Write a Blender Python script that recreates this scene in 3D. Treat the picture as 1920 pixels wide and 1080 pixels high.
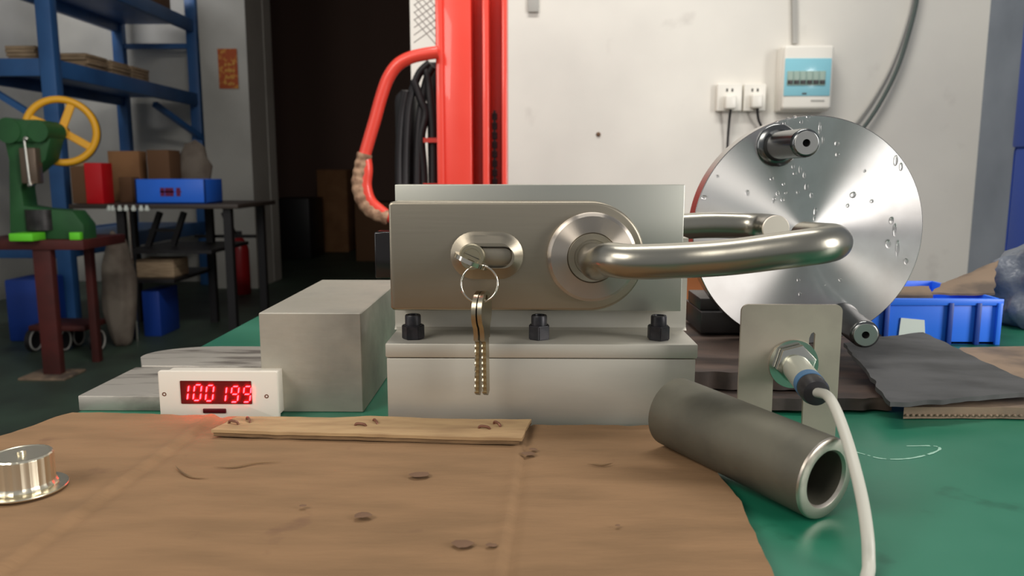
import bpy, bmesh, math, random
from mathutils import Vector, Matrix, noise
random.seed(7)
S = bpy.context.scene
for o in list(bpy.data.objects): bpy.data.objects.remove(o)
COL = S.collection
# ------------------------------------------------------------------ camera
F = 1450.0; CX, CY = 960.0, 540.0
PITCH = math.atan(215 / F); YAW = math.atan(25 / F)
CZ = 0.956; TZ = 0.80                         # camera height, table top height
cp, sp, cy_, sy_ = math.cos(PITCH), math.sin(PITCH), math.cos(YAW), math.sin(YAW)
FW = Vector((-sy_ * cp, cy_ * cp, -sp)); RT = Vector((cy_, sy_, 0)); UP = RT.cross(FW)
CAM = Vector((0, 0, CZ))
cd = bpy.data.cameras.new('camera'); cam = bpy.data.objects.new('camera', cd); COL.objects.link(cam)
cd.sensor_width = 36; cd.lens = 36 * F / 1920; cd.clip_start = 0.01; cd.clip_end = 60
m = Matrix((RT, UP, -FW)).transposed().to_4x4(); m.translation = CAM; cam.matrix_world = m
cd.dof.use_dof = True; cd.dof.focus_distance = 0.47; cd.dof.aperture_fstop = 15
S.camera = cam
# ------------------------------------------------------------------ light
W = bpy.data.worlds.new('world'); S.world = W; W.use_nodes = True
W.node_tree.nodes['Background'].inputs[0].default_value = (0.93, 0.96, 1.0, 1)
W.node_tree.nodes['Background'].inputs[1].default_value = 0.30
def area(name, loc, target, sx, sy, power, col):
    l = bpy.data.lights.new(name, 'AREA'); l.shape = 'RECTANGLE'; l.size = sx; l.size_y = sy
    l.energy = power; l.color = col
    o = bpy.data.objects.new(name, l); COL.objects.link(o); o.location = loc
    o.rotation_euler = (Vector(target) - Vector(loc)).to_track_quat('-Z', 'Y').to_euler()
area('right_doorway_light', (2.6, -0.9, 1.65), (0.2, 0.6, 0.95), 1.0, 1.4, 74, (1.0, 0.97, 0.93))
area('upper_fill_light', (-1.5, -0.9, 2.45), (0.0, 0.7, 0.9), 1.3, 0.9, 34, (1.0, 0.94, 0.86))  # added fill light, placed for the highlight on the disc's upper left
area('wall_fill_light', (0.1, 1.15, 3.2), (0.15, 2.6, 1.3), 1.6, 0.25, 46, (1.0, 0.965, 0.91))  # added light with no lamp in view, brightens the white wall
area('bay_fill_light', (-3.75, 5.5, 3.2), (-3.4, 6.8, 1.8), 1.2, 0.15, 22, (0.98, 0.97, 1.0))  # added light out of view, lifts the wall behind the rack
area('left_fill_light', (-2.6, -0.5, 1.4), (0.0, 0.7, 0.95), 0.5, 1.3, 8, (1.0, 0.95, 0.9))  # added side light, no doorway known there; shapes the metal highlights
S.view_settings.view_transform = 'Standard'; S.view_settings.look = 'None'
S.view_settings.gamma = 1; S.view_settings.use_curve_mapping = False
S.view_settings.exposure = 0.0
# ------------------------------------------------------------------ projection helpers (pixel of the photograph -> world point)
def ray(px, py): return FW + RT * ((px - CX) / F) - UP * ((py - CY) / F)
def P(px, py, Y):
    d = ray(px, py); return CAM + d * (Y / d.y)
def G(px, py, z=TZ):
    d = ray(px, py); return CAM + d * ((z - CZ) / d.z)
def V(*a): return Vector(a)
# ------------------------------------------------------------------ materials
def lin(c):
    return tuple(((x / 255) / 12.92 if x / 255 <= .04045 else ((x / 255 + .055) / 1.055) ** 2.4) for x in c) + (1,)
def mat(name, rgb, met=0.0, rough=0.5, rgb2=None, scale=20, thr=(0.45, 0.7), stretch=(1, 1, 1), bump=0.0, bscale=200,
        bstretch=(1, 1, 1), spec=0.5, rvar=0.0, aniso=0.0, rgb3=None, scale3=60, thr3=(.62, .7), coat=0.0, tangent=None, bdist=0.001):
    M = bpy.data.materials.new(name); M.use_nodes = True
    nt = M.node_tree; N = nt.nodes; L = nt.links; b = N['Principled BSDF']
    b.inputs['Base Color'].default_value = lin(rgb); b.inputs['Metallic'].default_value = met
    b.inputs['Roughness'].default_value = rough; b.inputs['Specular IOR Level'].default_value = spec
    b.inputs['Coat Weight'].default_value = coat
    tc = N.new('ShaderNodeTexCoord')
    def nz(sc, st, det=6):
        mp = N.new('ShaderNodeMapping'); mp.inputs['Scale'].default_value = st; L.new(tc.outputs['Object'], mp.inputs[0])
        n = N.new('ShaderNodeTexNoise'); n.inputs['Scale'].default_value = sc; n.inputs['Detail'].default_value = det
        L.new(mp.outputs[0], n.inputs['Vector']); return n
    def mixin(prev, sc, st, th, col):
        n = nz(sc, st); r = N.new('ShaderNodeMapRange'); r.inputs[1].default_value = th[0]; r.inputs[2].default_value = th[1]
        L.new(n.outputs['Fac'], r.inputs[0]); mx = N.new('ShaderNodeMix'); mx.data_type = 'RGBA'
        L.new(r.outputs[0], mx.inputs[0])
        if prev is None: mx.inputs[6].default_value = lin(rgb)
        else: L.new(prev, mx.inputs[6])
        mx.inputs[7].default_value = lin(col); return mx.outputs[2], r
    out = None
    if rgb2:
        out, r = mixin(out, scale, stretch, thr, rgb2)
        if rvar:
            q = N.new('ShaderNodeMapRange'); q.inputs[3].default_value = rough; q.inputs[4].default_value = rough + rvar
            L.new(r.outputs[0], q.inputs[0]); L.new(q.outputs[0], b.inputs['Roughness'])
    if rgb3: out, _ = mixin(out, scale3, (1, 1, 1), thr3, rgb3)
    if out is not None: L.new(out, b.inputs['Base Color'])
    if bump:
        n = nz(bscale, bstretch, 4); bp = N.new('ShaderNodeBump'); bp.inputs['Strength'].default_value = bump
        bp.inputs['Distance'].default_value = bdist; L.new(n.outputs['Fac'], bp.inputs['Height']); L.new(bp.outputs[0], b.inputs['Normal'])
    if aniso:
        b.inputs['Anisotropic'].default_value = aniso
        if tangent:
            t = N.new('ShaderNodeTangent'); t.direction_type = 'RADIAL'; t.axis = tangent; b.inputs['Anisotropic Rotation'].default_value = 0.25; L.new(t.outputs[0], b.inputs['Tangent'])
    return M
def emit(name, rgb, st):
    M = bpy.data.materials.new(name); M.use_nodes = True; b = M.node_tree.nodes['Principled BSDF']
    b.inputs['Base Color'].default_value = lin(rgb); b.inputs['Emission Color'].default_value = lin(rgb)
    b.inputs['Emission Strength'].default_value = st; return M
def glass(name, rgb, rough=0.0, ior=1.33, alpha=None):
    M = bpy.data.materials.new(name); M.use_nodes = True; b = M.node_tree.nodes['Principled BSDF']
    b.inputs['Base Color'].default_value = lin(rgb); b.inputs['Roughness'].default_value = rough
    b.inputs['IOR'].default_value = ior; b.inputs['Transmission Weight'].default_value = 1.0
    if alpha is not None: b.inputs['Alpha'].default_value = alpha
    return M
m_wall = mat('wall_paint', (226, 222, 213), 0, .8, (214, 210, 202), 2.2, (.4, .7), bump=.15, bscale=60, rgb3=(205, 200, 192), scale3=8, thr3=(.66, .8))
m_wallshade = mat('shaded_wall_paint', (128, 136, 146), 0, .85, (108, 116, 126), 3, (.4, .7))  # shade on the side wall is put into this darker grey
m_bay = mat('bay_wall_paint', (196, 194, 186), 0, .85, (176, 174, 166), 1.5, (.4, .7))
m_floor = mat('floor_paint', (66, 84, 70), 0, .55, (52, 62, 54), 3, (.35, .65))
m_ceil = mat('ceiling_paint', (120, 118, 112), 0, .9)
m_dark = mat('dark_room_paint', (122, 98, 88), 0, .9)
m_green = mat('green_table_paint', (28, 104, 78), 0, .34, (44, 114, 90), 9, (.4, .7), bump=.12, bscale=40, rgb3=(6, 74, 52), scale3=26, thr3=(.62, .74), rvar=.15)
m_scr = mat('chalk_scratch', (150, 190, 170), 0, .6)
m_card = mat('cardboard', (138, 106, 73), 0, .85, (124, 95, 64), 14, (.4, .65), stretch=(1, 4, 1), bump=.35, bscale=90, bstretch=(1, 6, 1),
             rgb3=(112, 82, 58), scale3=34, thr3=(.66, .78))
m_cardstrip = mat('pale_cardboard', (172, 142, 102), 0, .85, (154, 124, 88), 30, (.4, .65), stretch=(1, 5, 1), bump=.3, bscale=120, bstretch=(1, 6, 1))
m_cardedge = mat('cardboard_edge', (128, 100, 68), 0, .9, (104, 80, 54), 60, (.4, .6), stretch=(1, 1, 8))
m_cardblack = mat('grimy_dark_cardboard', (72, 72, 72), 0, .65, (54, 54, 54), 14, (.4, .65), stretch=(1, 3, 1), bump=.6, bscale=60, rgb3=(160, 156, 150), scale3=60, thr3=(.76, .82), rvar=.15)
m_cardbrown = mat('grimy_brown_cardboard', (84, 66, 56), 0, .7, (50, 42, 38), 16, (.4, .62), stretch=(1, 3, 1), bump=.6, bscale=60)
m_cardtan = mat('dirty_tan_cardboard', (132, 112, 92), 0, .8, (88, 76, 66), 16, (.45, .62), bump=.5, bscale=60)
m_alu = mat('milled_aluminium', (196, 192, 180), .55, .44, (178, 174, 162), 10, (.35, .7), stretch=(1, 1, 3), bump=.05, bscale=260, bstretch=(.15, 1, 1), rvar=.12)
m_alup = mat('fine_aluminium_plate', (176, 176, 166), 1, .44, (166, 166, 158), 6, (.4, .7))
m_aluraw = mat('sawn_aluminium', (190, 184, 170), .6, .46, (150, 146, 136), 16, (.40, .72), bump=.25, bscale=120, bstretch=(.3, 1, 1), rvar=.2)
m_aluscuff = mat('scuffed_aluminium_plate', (190, 184, 174), .8, .5, (112, 106, 100), 26, (.48, .62), stretch=(.5, 3, 1), bump=.2, bscale=160, rvar=.2)
m_satin = mat('satin_stainless', (160, 152, 136), 1, .42, (150, 142, 128), 8, (.4, .7), bump=.04, bscale=500, bstretch=(.05, 1, 1), aniso=.3)
m_rose = mat('satin_rose', (206, 196, 184), 1, .38, aniso=1.0, tangent='Y')
m_lever = mat('satin_lever', (164, 160, 148), 1, .30, bump=.03, bscale=400, bstretch=(1, 1, .1))
m_poli = mat('polished_nickel', (214, 206, 190), 1, .14)
m_brass = mat('key_cut_brass', (150, 132, 96), 1, .5)
m_plug = mat('dull_nickel', (176, 168, 144), 1, .34)
m_key = mat('worn_nickel_key', (176, 166, 144), 1, .28)
m_barrel = mat('pale_zinc_barrel', (196, 198, 184), .6, .38)
m_capend = mat('machined_end_face', (232, 222, 208), 1, .5)
m_disc = mat('turned_steel_disc', (236, 232, 230), 1, .40, (216, 211, 208), 14, (.45, .62), aniso=.97, tangent='Y', rvar=.06)
m_rim = mat('turned_steel_rim', (160, 156, 152), 1, .2)
m_pin = mat('oiled_steel', (110, 112, 112), 1, .22)
m_pinend = mat('steel_pin_end', (178, 176, 172), 1, .36)
m_hole = mat('dark_hole', (16, 14, 14), 0, .8)
m_blk = mat('black_oxide', (34, 34, 38), .4, .42, (48, 46, 50), 200, (.45, .6))
m_blkside = mat('dark_machine_steel', (70, 68, 68), .7, .42, (52, 50, 50), 20, (.4, .65))
m_brk = mat('bracket_stainless', (180, 170, 154), .8, .5, (166, 156, 142), 24, (.45, .65), rgb3=(128, 118, 104), scale3=40, thr3=(.68, .8))
m_chrome = mat('nickel_plating', (208, 206, 196), 1, .18)
m_bluetape = mat('blue_sensor_band', (66, 104, 138), 0, .5)
m_rubber = mat('black_rubber', (38, 36, 38), 0, .35)
m_cable = mat('grey_cable_jacket', (186, 184, 172), 0, .45)
m_tube = mat('mill_scale_steel', (100, 97, 84), .5, .58, (84, 82, 72), 26, (.4, .62), bump=.1, bscale=200, rgb3=(112, 104, 90), scale3=60, thr3=(.68, .8))
m_tubecut = mat('faced_tube_end', (196, 188, 176), 1, .4, (160, 152, 142), 60, (.5, .65))
m_white = mat('white_plastic', (222, 214, 200), 0, .35)
m_socket = mat('white_socket_plastic', (230, 226, 216), 0, .35)
m_win = mat('red_display_window', (92, 6, 14), 0, .2)
m_btn = mat('dark_red_button', (70, 12, 20), 0, .3)
m_seg = emit('red_led', (255, 24, 32), 32.0)
m_red = mat('red_enamel', (232, 72, 56), 0, .36, (226, 62, 46), 5, (.4, .7), rgb3=(150, 30, 24), scale3=26, thr3=(.74, .8), coat=.3)
m_tape = mat('worn_tan_tape', (176, 140, 112), 0, .8, (130, 96, 74), 60, (.42, .62), bump=.5, bscale=90)
m_blackm = mat('black_metal', (30, 28, 30), 0, .5)
m_blue = mat('blue_rack_enamel', (52, 100, 156), 0, .45, (42, 82, 132), 3, (.4, .7))
m_bin = mat('blue_bin_plastic', (46, 120, 246), 0, .4)
m_bindark = mat('dark_blue_plastic', (24, 62, 150), 0, .45)
m_ygr = mat('press_green_enamel', (42, 94, 50), 0, .6, (34, 78, 42), 6, (.4, .7))
m_yel = mat('yellow_enamel', (236, 172, 34), 0, .45)
m_grn2 = mat('lime_plastic', (110, 224, 50), 0, .5)
m_maroon = mat('maroon_steel', (84, 30, 26), 0, .65, (60, 24, 20), 6, (.4, .7))
m_box = mat('carton_brown', (156, 112, 74), 0, .85, (136, 96, 62), 5, (.4, .65))
m_boxd = mat('carton_dark_brown', (112, 80, 54), 0, .85)
m_kraft = mat('kraft_paper', (176, 152, 122), 0, .85, (146, 124, 98), 12, (.4, .65), stretch=(1, 1, 8))
m_redtape = mat('red_packing_tape', (224, 24, 34), 0, .35)
m_ink = mat('maroon_stencil_ink', (110, 24, 70), 0, .6)
m_post = mat('orange_poster_paper', (178, 82, 36), 0, .7, (206, 140, 60), 26, (.52, .6))
m_gold = mat('gold_print', (214, 160, 70), 0, .5)
m_sack = mat('grey_woven_sack', (128, 118, 106), 0, .9, (96, 84, 74), 6, (.4, .65), bump=.5, bscale=30)
m_film = mat('clear_film', (106, 114, 126), 0, .4, (80, 88, 102), 10, (.4, .6), bump=.8, bscale=25, bdist=.01)
m_paper = mat('white_paper', (226, 232, 224), 0, .7)
m_brkwin = mat('cyan_breaker_window', (140, 200, 214), 0, .15)
m_breaker = mat('breaker_grey_green', (150, 172, 160), 0, .4)
m_gauze = mat('grey_conduit', (168, 166, 160), 0, .6)
m_oil = mat('brown_grime', (108, 80, 58), 0, .8)
m_water = glass('water', (250, 250, 250))
m_rust = mat('rusty_staple', (120, 80, 62), .5, .5)
m_extin = mat('extinguisher_red', (150, 22, 26), 0, .35)
m_knurl = mat('bright_turned_aluminium', (226, 218, 196), 1, .3)
m_topdark = mat('dark_bench_top', (66, 56, 50), 0, .5)
# ------------------------------------------------------------------ mesh helpers
def B(): return bmesh.new()
def box(bm, a, b, bev=0, seg=2):
    a = Vector(a); b = Vector(b); lo = Vector(map(min, a, b)); hi = Vector(map(max, a, b))
    t = B(); bmesh.ops.create_cube(t, size=1)
    for v in t.verts: v.co = Vector([(lo[i] + hi[i]) / 2 + v.co[i] * (hi[i] - lo[i]) for i in range(3)])
    if bev: bmesh.ops.bevel(t, geom=t.edges[:], offset=bev, segments=seg, affect='EDGES', profile=.5)
    merge(bm, t); return bm
def merge(bm, t, mtx=None):
    me = bpy.data.meshes.new('t'); t.to_mesh(me); t.free()
    if mtx: me.transform(mtx)
    bm.from_mesh(me); bpy.data.meshes.remove(me)
def obox(bm, a, b, w, h, bev=0, up=(0, 0, 1)):
    """a bar of section w x h from a to b"""
    a = Vector(a); b = Vector(b); d = b - a; L = d.length; z = d.normalized(); u = Vector(up)
    if abs(z.dot(u)) > .98: u = Vector((0, 1, 0))
    x = u.cross(z).normalized(); y = z.cross(x)
    t = B(); bmesh.ops.create_cube(t, size=1)
    for v in t.verts: v.co = Vector((v.co.x * w, v.co.y * h, v.co.z * L))
    if bev: bmesh.ops.bevel(t, geom=t.edges[:], offset=bev, segments=1, affect='EDGES')
    M = Matrix((x, y, z)).transposed().to_4x4(); M.translation = (a + b) / 2
    merge(bm, t, M); return bm
def lathe(bm, o, ax, prof, n=48, start=None):
    """prof: list of (radius, distance along axis)"""
    o = Vector(o); z = Vector(ax).normalized(); u = Vector((0, 0, 1)) if abs(z.z) < .9 else Vector((0, 1, 0))
    x = u.cross(z).normalized(); y = z.cross(x); rings = []
    for r, h in prof:
        if r < 1e-7: rings.append([bm.verts.new(o + z * h)])
        else: rings.append([bm.verts.new(o + z * h + (x * math.cos(2 * math.pi * i / n) + y * math.sin(2 * math.pi * i / n)) * r) for i in range(n)])
    for A, C in zip(rings, rings[1:]):
        for i in range(n):
            j = (i + 1) % n
            if len(A) == 1 and len(C) == 1: continue
            if len(A) == 1: bm.faces.new((A[0], C[i], C[j]))
            elif len(C) == 1: bm.faces.new((A[i], C[0], A[j]))
            else: bm.faces.new((A[i], C[i], C[j], A[j]))
    return bm
def cyl(bm, a, b, r, n=24, r2=None):
    a = Vector(a); b = Vector(b); L = (b - a).length; r2 = r if r2 is None else r2
    return lathe(bm, a, b - a, [(0, 0), (r, 0), (r2, L), (0, L)], n)
def smooth_path(pts, k=8):
    pts = [Vector(p) for p in pts]; q = [pts[0] * 2 - pts[1]] + pts + [pts[-1] * 2 - pts[-2]]; out = []
    for i in range(1, len(q) - 2):
        for s in range(k):
            t = s / k; a, b, c, d = q[i - 1:i + 3]
            out.append(.5 * ((2 * b) + (c - a) * t + (2 * a - 5 * b + 4 * c - d) * t * t + (3 * b - a - 3 * c + d) * t ** 3))
    out.append(pts[-1]); return out
def tube(bm, pts, r, n=16, k=8, closed=False, cap=True):
    pp = smooth_path(pts, k) if k > 1 else [Vector(p) for p in pts]
    if closed: pp = [Vector(p) for p in pts]
    N = len(pp); rings = []; prev = None
    for i, p in enumerate(pp):
        if closed: t = (pp[(i + 1) % N] - pp[i - 1]).normalized()
        else: t = (pp[min(i + 1, N - 1)] - pp[max(i - 1, 0)]).normalized()
        if prev is None:
            u = Vector((0, 0, 1)) if abs(t.z) < .9 else Vector((1, 0, 0)); x = u.cross(t).normalized()
        else: x = (prev - t * prev.dot(t)).normalized()
        prev = x; y = t.cross(x); rr = r(i / (N - 1)) if callable(r) else r
        rings.append([bm.verts.new(p + (x * math.cos(2 * math.pi * j / n) + y * math.sin(2 * math.pi * j / n)) * rr) for j in range(n)])
    prs = list(zip(rings, rings[1:])) + ([(rings[-1], rings[0])] if closed else [])
    for A, C in prs:
        for j in range(n): bm.faces.new((A[j], A[(j + 1) % n], C[(j + 1) % n], C[j]))
    if cap and not closed: bm.faces.new(list(reversed(rings[0]))); bm.faces.new(rings[-1])
    return bm
def prism(bm, poly, mapf, d0, d1, bev=0, seg=2, holes=()):
    """poly in 2D; mapf(u,v,d)->point; extruded from d0 to d1; holes: polygons bridged through"""
    t = B()
    if not holes:
        f0 = [t.verts.new(mapf(u, v, d0)) for u, v in poly]; f1 = [t.verts.new(mapf(u, v, d1)) for u, v in poly]
        n = len(poly); t.faces.new(f0); t.faces.new(list(reversed(f1)))
        for i in range(n): t.faces.new((f0[(i + 1) % n], f0[i], f1[i], f1[(i + 1) % n]))
    else:
        for d, _ in ((d0, 0), (d1, 1)):
            es = []
            for pl in [poly] + list(holes):
                vs = [t.verts.new(mapf(u, v, d)) for u, v in pl]
                es += [t.edges.new((vs[i], vs[(i + 1) % len(vs)])) for i in range(len(vs))]
            bmesh.ops.triangle_fill(t, edges=es, use_beauty=True)
        for pl in [poly] + list(holes):
            n = len(pl)
            a = [t.verts.new(mapf(u, v, d0)) for u, v in pl]; b = [t.verts.new(mapf(u, v, d1)) for u, v in pl]
            for i in range(n): t.faces.new((a[i], a[(i + 1) % n], b[(i + 1) % n], b[i]))
        bmesh.ops.remove_doubles(t, verts=t.verts[:], dist=1e-6)
    bmesh.ops.recalc_face_normals(t, faces=t.faces[:])
    if bev:
        es = [e for e in t.edges if len(e.link_faces) == 2 and e.calc_face_angle(0) > .6 and
              abs((e.verts[0].co - e.verts[1].co).normalized().dot((Vector(mapf(0, 0, d1)) - Vector(mapf(0, 0, d0))).normalized())) < .5]
        bmesh.ops.bevel(t, geom=es, offset=bev, segments=seg, affect='EDGES', profile=.5)
    merge(bm, t); return bm
def XZ(u, v, d): return Vector((u, d, v))
def rrect(x0, z0, x1, z1, r, n=6):
    out = []
    for cx, cz, a in ((x1 - r, z1 - r, 0), (x0 + r, z1 - r, 90), (x0 + r, z0 + r, 180), (x1 - r, z0 + r, 270)):
        for i in range(n + 1):
            t = math.radians(a + 90 * i / n); out.append((cx + r * math.cos(t), cz + r * math.sin(t)))
    return out
def patch(bm, c00, c10, c11, c01, n, m_, th, f=None, ragged=0.0, sides='FBLR'):
    """a sheet over four corner points (x,y), n x m_ cells, top z from f(u,v,x,y), thickness th"""
    T = {}; U = {}
    for i in range(n + 1):
        for j in range(m_ + 1):
            u, v = i / n, j / m_
            p = (Vector(c00) * (1 - u) + Vector(c10) * u) * (1 - v) + (Vector(c01) * (1 - u) + Vector(c11) * u) * v
            x, y = p.x, p.y
            if ragged and ((i == 0 and 'L' in sides) or (i == n and 'R' in sides) or (j == 0 and 'F' in sides) or (j == m_ and 'B' in sides)):
                x += ragged * (noise.noise(Vector((x * 90, y * 90, 1)))); y += ragged * noise.noise(Vector((x * 90, y * 90, 5)))
            z = p.z + (f(u, v, x, y) if f else 0)
            T[i, j] = bm.verts.new((x, y, z)); U[i, j] = bm.verts.new((x, y, z - th))
    for i in range(n):
        for j in range(m_):
            bm.faces.new((T[i, j], T[i + 1, j], T[i + 1, j + 1], T[i, j + 1])); bm.faces.new((U[i, j + 1], U[i + 1, j + 1], U[i + 1, j], U[i, j]))
    for i in range(n):
        bm.faces.new((U[i, 0], U[i + 1, 0], T[i + 1, 0], T[i, 0])); bm.faces.new((T[i, m_], T[i + 1, m_], U[i + 1, m_], U[i, m_]))
    for j in range(m_):
        bm.faces.new((T[0, j], T[0, j + 1], U[0, j + 1], U[0, j])); bm.faces.new((U[n, j], U[n, j + 1], T[n, j + 1], T[n, j]))
    return bm
ORG = {}
def obj(name, bm, mt, parent=None, ang=35, label=None, kind=None, fix=True):
    me = bpy.data.meshes.new(name)
    if fix: bmesh.ops.recalc_face_normals(bm, faces=bm.faces[:])
    bm.to_mesh(me); bm.free()
    o = bpy.data.objects.new(name, me); COL.objects.link(o)
    me.materials.append(mt)
    if ang: me.shade_smooth(); me.set_sharp_from_angle(angle=math.radians(ang))
    if parent is not None:
        o.parent = parent; org = ORG[parent.name]; ORG[o.name] = org
    else:
        c = [Vector(v.co) for v in me.vertices]
        lo = Vector([min(v[i] for v in c) for i in range(3)]); hi = Vector([max(v[i] for v in c) for i in range(3)])
        org = Vector(((lo.x + hi.x) / 2, (lo.y + hi.y) / 2, lo.z)); o.location = org; ORG[o.name] = org
    me.transform(Matrix.Translation(-org))
    if label: o['label'] = label
    if kind: o['kind'] = kind
    return o
def tag(o, label, cat, group=None, kind=None):
    o['label'] = label; o['category'] = cat
    if group: o['group'] = group
    if kind: o['kind'] = kind
    return o
def thing(name, label, cat, loc, group=None):
    o = bpy.data.objects.new(name, None); COL.objects.link(o); o.empty_display_size = .02
    o.location = loc; ORG[o.name] = Vector(loc); return tag(o, label, cat, group)
def struct(name, bm, mt, ang=0):
    o = obj(name, bm, mt, ang=ang); o['kind'] = 'structure'; return o
def copy_tree(o, loc, label, cat=None):
    def cp_(q, par):
        c = q.copy(); COL.objects.link(c)
        if par: c.parent = par
        for ch in kids[q.name]: cp_(ch, c)
        return c
    kids = {q.name: [c for c in bpy.data.objects if c.parent == q] for q in [o] + list(bpy.data.objects)}
    r = cp_(o, None); r.location = loc; r['label'] = label; return r
# ================================================================== SETTING
xr0 = P(772, 200, 2.65).x; XR = P(1832, 300, 2.65).x
bm = B(); box(bm, (-6, -4, -.05), (4, 11, 0)); struct('floor', bm, m_floor)
bm = B(); box(bm, (xr0, 2.65, 0), (XR + .3, 2.85, 3.4)); struct('wall_back', bm, m_wall)
bm = B(); box(bm, (XR, 1.35, 0), (XR + .3, 2.65, 3.4)); struct('wall_right', bm, m_wallshade)
xd = P(505, 300, 6.8).x
bm = B(); box(bm, (-4.2, 6.8, 0), (xd, 7.0, 3.4)); struct('wall_far', bm, m_bay)
xp0, xp1 = P(388, 300, 6.4).x, P(474, 300, 6.4).x
bm = B(); box(bm, (xp0, 6.38, 0), (xp1, 6.8, 3.4)); struct('wall_pillar', bm, m_bay)
bm = B(); box(bm, (-4.2, 1.5, 0), (-4.0, 7.0, 3.4)); struct('wall_left', bm, m_bay)
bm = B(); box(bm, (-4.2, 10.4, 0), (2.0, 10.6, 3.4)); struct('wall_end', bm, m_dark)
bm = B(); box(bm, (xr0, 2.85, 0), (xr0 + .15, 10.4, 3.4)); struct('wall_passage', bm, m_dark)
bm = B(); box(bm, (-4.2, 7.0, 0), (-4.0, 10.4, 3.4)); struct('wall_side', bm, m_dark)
bm = B(); box(bm, (-4.2, 3.0, 3.4), (3, 10.6, 3.5)); struct('ceiling', bm, m_ceil)
# conduit groove running up the wall above the breaker box
bm = B(); a = P(1490, 82, 2.64); b = P(1486, -160, 2.64); obox(bm, a, b, .016, .014)
tag(obj('cable_trunking', bm, m_gauze), 'narrow grey cable trunking climbing the white wall above the breaker box', 'trunking')
bm = B(); box(bm, P(990, -40, 2.65), P(1010, 22, 2.635), .002)
tag(obj('wall_fixture', bm, m_gauze), 'small pale grey block on the white wall right of the red mast', 'fixture')
bm = B(); c = P(1122, 252, 2.65); lathe(bm, c, (0, -1, 0), [(0, -.001), (.008, 0), (.006, .006), (0, .009)], 12)  # dirt mark on the wall, built as a low bump
tag(obj('wall_dirt_mark', bm, m_oil), 'tiny brown speck of dirt on the white wall above the lock', 'dirt')
# ================================================================== GREEN TABLE
tx0 = G(148, 770).x - .001
t = thing('worktable', 'green painted steel worktable carrying the lock fixture', 'table', (.4, .5, 0))
bm = B(); box(bm, (tx0, .06, TZ - .03), (1.15, .97, TZ), .003); obj('tabletop', bm, m_green, t)
for x in (tx0 + .05, 1.1):
    for y in (.11, .92):
        bm = B(); box(bm, (x - .025, y - .025, 0), (x + .025, y + .025, TZ - .03), .003); obj('leg', bm, m_blackm, t)
for x in (tx0 + .05, 1.1):
    bm = B(); obox(bm, (x, .135, .2), (x, .895, .2), .03, .03); obj('stretcher', bm, m_blackm, t)
# chalky scratches on the paint
bm = B(); pts = [G(x, y, TZ + .0002) for x, y in ((1600, 846), (1622, 852), (1655, 860), (1700, 860), (1740, 852), (1762, 842), (1750, 836), (1700, 836))]
pp = smooth_path(pts, 6)
for a, b in zip(pp, pp[1:]):
    w = .0005 + .0004 * random.random(); n_ = (b - a).cross(V(0, 0, 1)).normalized() * w
    if random.random() < .8: bm.faces.new([bm.verts.new(q) for q in (a - n_, b - n_, b + n_, a + n_)])
obj('scratch', bm, m_scr, t, ang=0)
# ================================================================== CARDBOARD MAT (foreground)
ZC = TZ + .006
def cz(u, v, x, y): return .0012 * noise.noise(Vector((x * 9, y * 9, 0))) + .0004 * noise.noise(Vector((x * 40, y * 40, 3)))
xc1 = G(385, 790, ZC).x; xc1b = G(60, 1020, ZC).x
xc2 = G(990, 806, ZC).x; xc2b = G(947, 1080, ZC).x
yb = G(300, 774, ZC).y; yb2 = G(1100, 797, ZC).y; yf = .17
xl = G(135, 772, ZC).x; xlb = G(0, 822, ZC).x - .004
bm = B()
def xcr1(y): return xc1b + (xc1 - xc1b) * (y - G(60, 1020, ZC).y) / (yb - G(60, 1020, ZC).y)
def xcr2(y): return xc2b + (xc2 - xc2b) * (y - G(947, 1080, ZC).y) / (yb2 - G(947, 1080, ZC).y)
def cf(u, v, x, y):
    d1 = x - xcr1(y); d2 = x - xcr2(y)
    z = cz(u, v, x, y) + .0013 * math.exp(-(d1 / .0035) ** 2) - .0012 * math.exp(-((d1 - .006) / .003) ** 2)
    z += .0009 * math.exp(-((d2 + .003) / .003) ** 2) - .0013 * math.exp(-((d2 - .0008) / .0016) ** 2)
    return z
er = [G(1385, 935, ZC), G(1445, 1080, ZC), G(1280, 850, ZC), G(1212, 800, ZC)]
def cardpanel(c, n, m_, sd): 
    q = B(); patch(q, *[(x, y, ZC) for x, y in c], n, m_, .0045, cf, .0018, sd); merge(bm, q)
xm_ = xc2 + .012
xlf = xlb - (xl - xlb) * (G(0, 822, ZC).y - yf) / (yb - G(0, 822, ZC).y)
cardpanel([(xlf, yf), (xcr2(yf) + .012, yf), (xm_, yb2), (xl, yb + .001)], 170, 60, 'LB')
cardpanel([(xcr2(yf) + .012, yf), (er[1].x - .004 - (er[0].x - er[1].x) * .6, yf), (er[0].x, er[0].y), (xcr2(er[0].y) + .012 + (xm_ - xcr2(yb2) - .012), er[0].y)], 40, 40, 'R')
cardpanel([(xcr2(er[0].y) + .012, er[0].y), (er[0].x, er[0].y), (er[3].x + .02, yb2), (xm_, yb2)], 40, 30, 'RB')
sheet = obj('cardboard_sheet', bm, m_card, ang=60)
tag(sheet, 'large flat brown cardboard sheet covering the front of the green table', 'cardboard')
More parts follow.
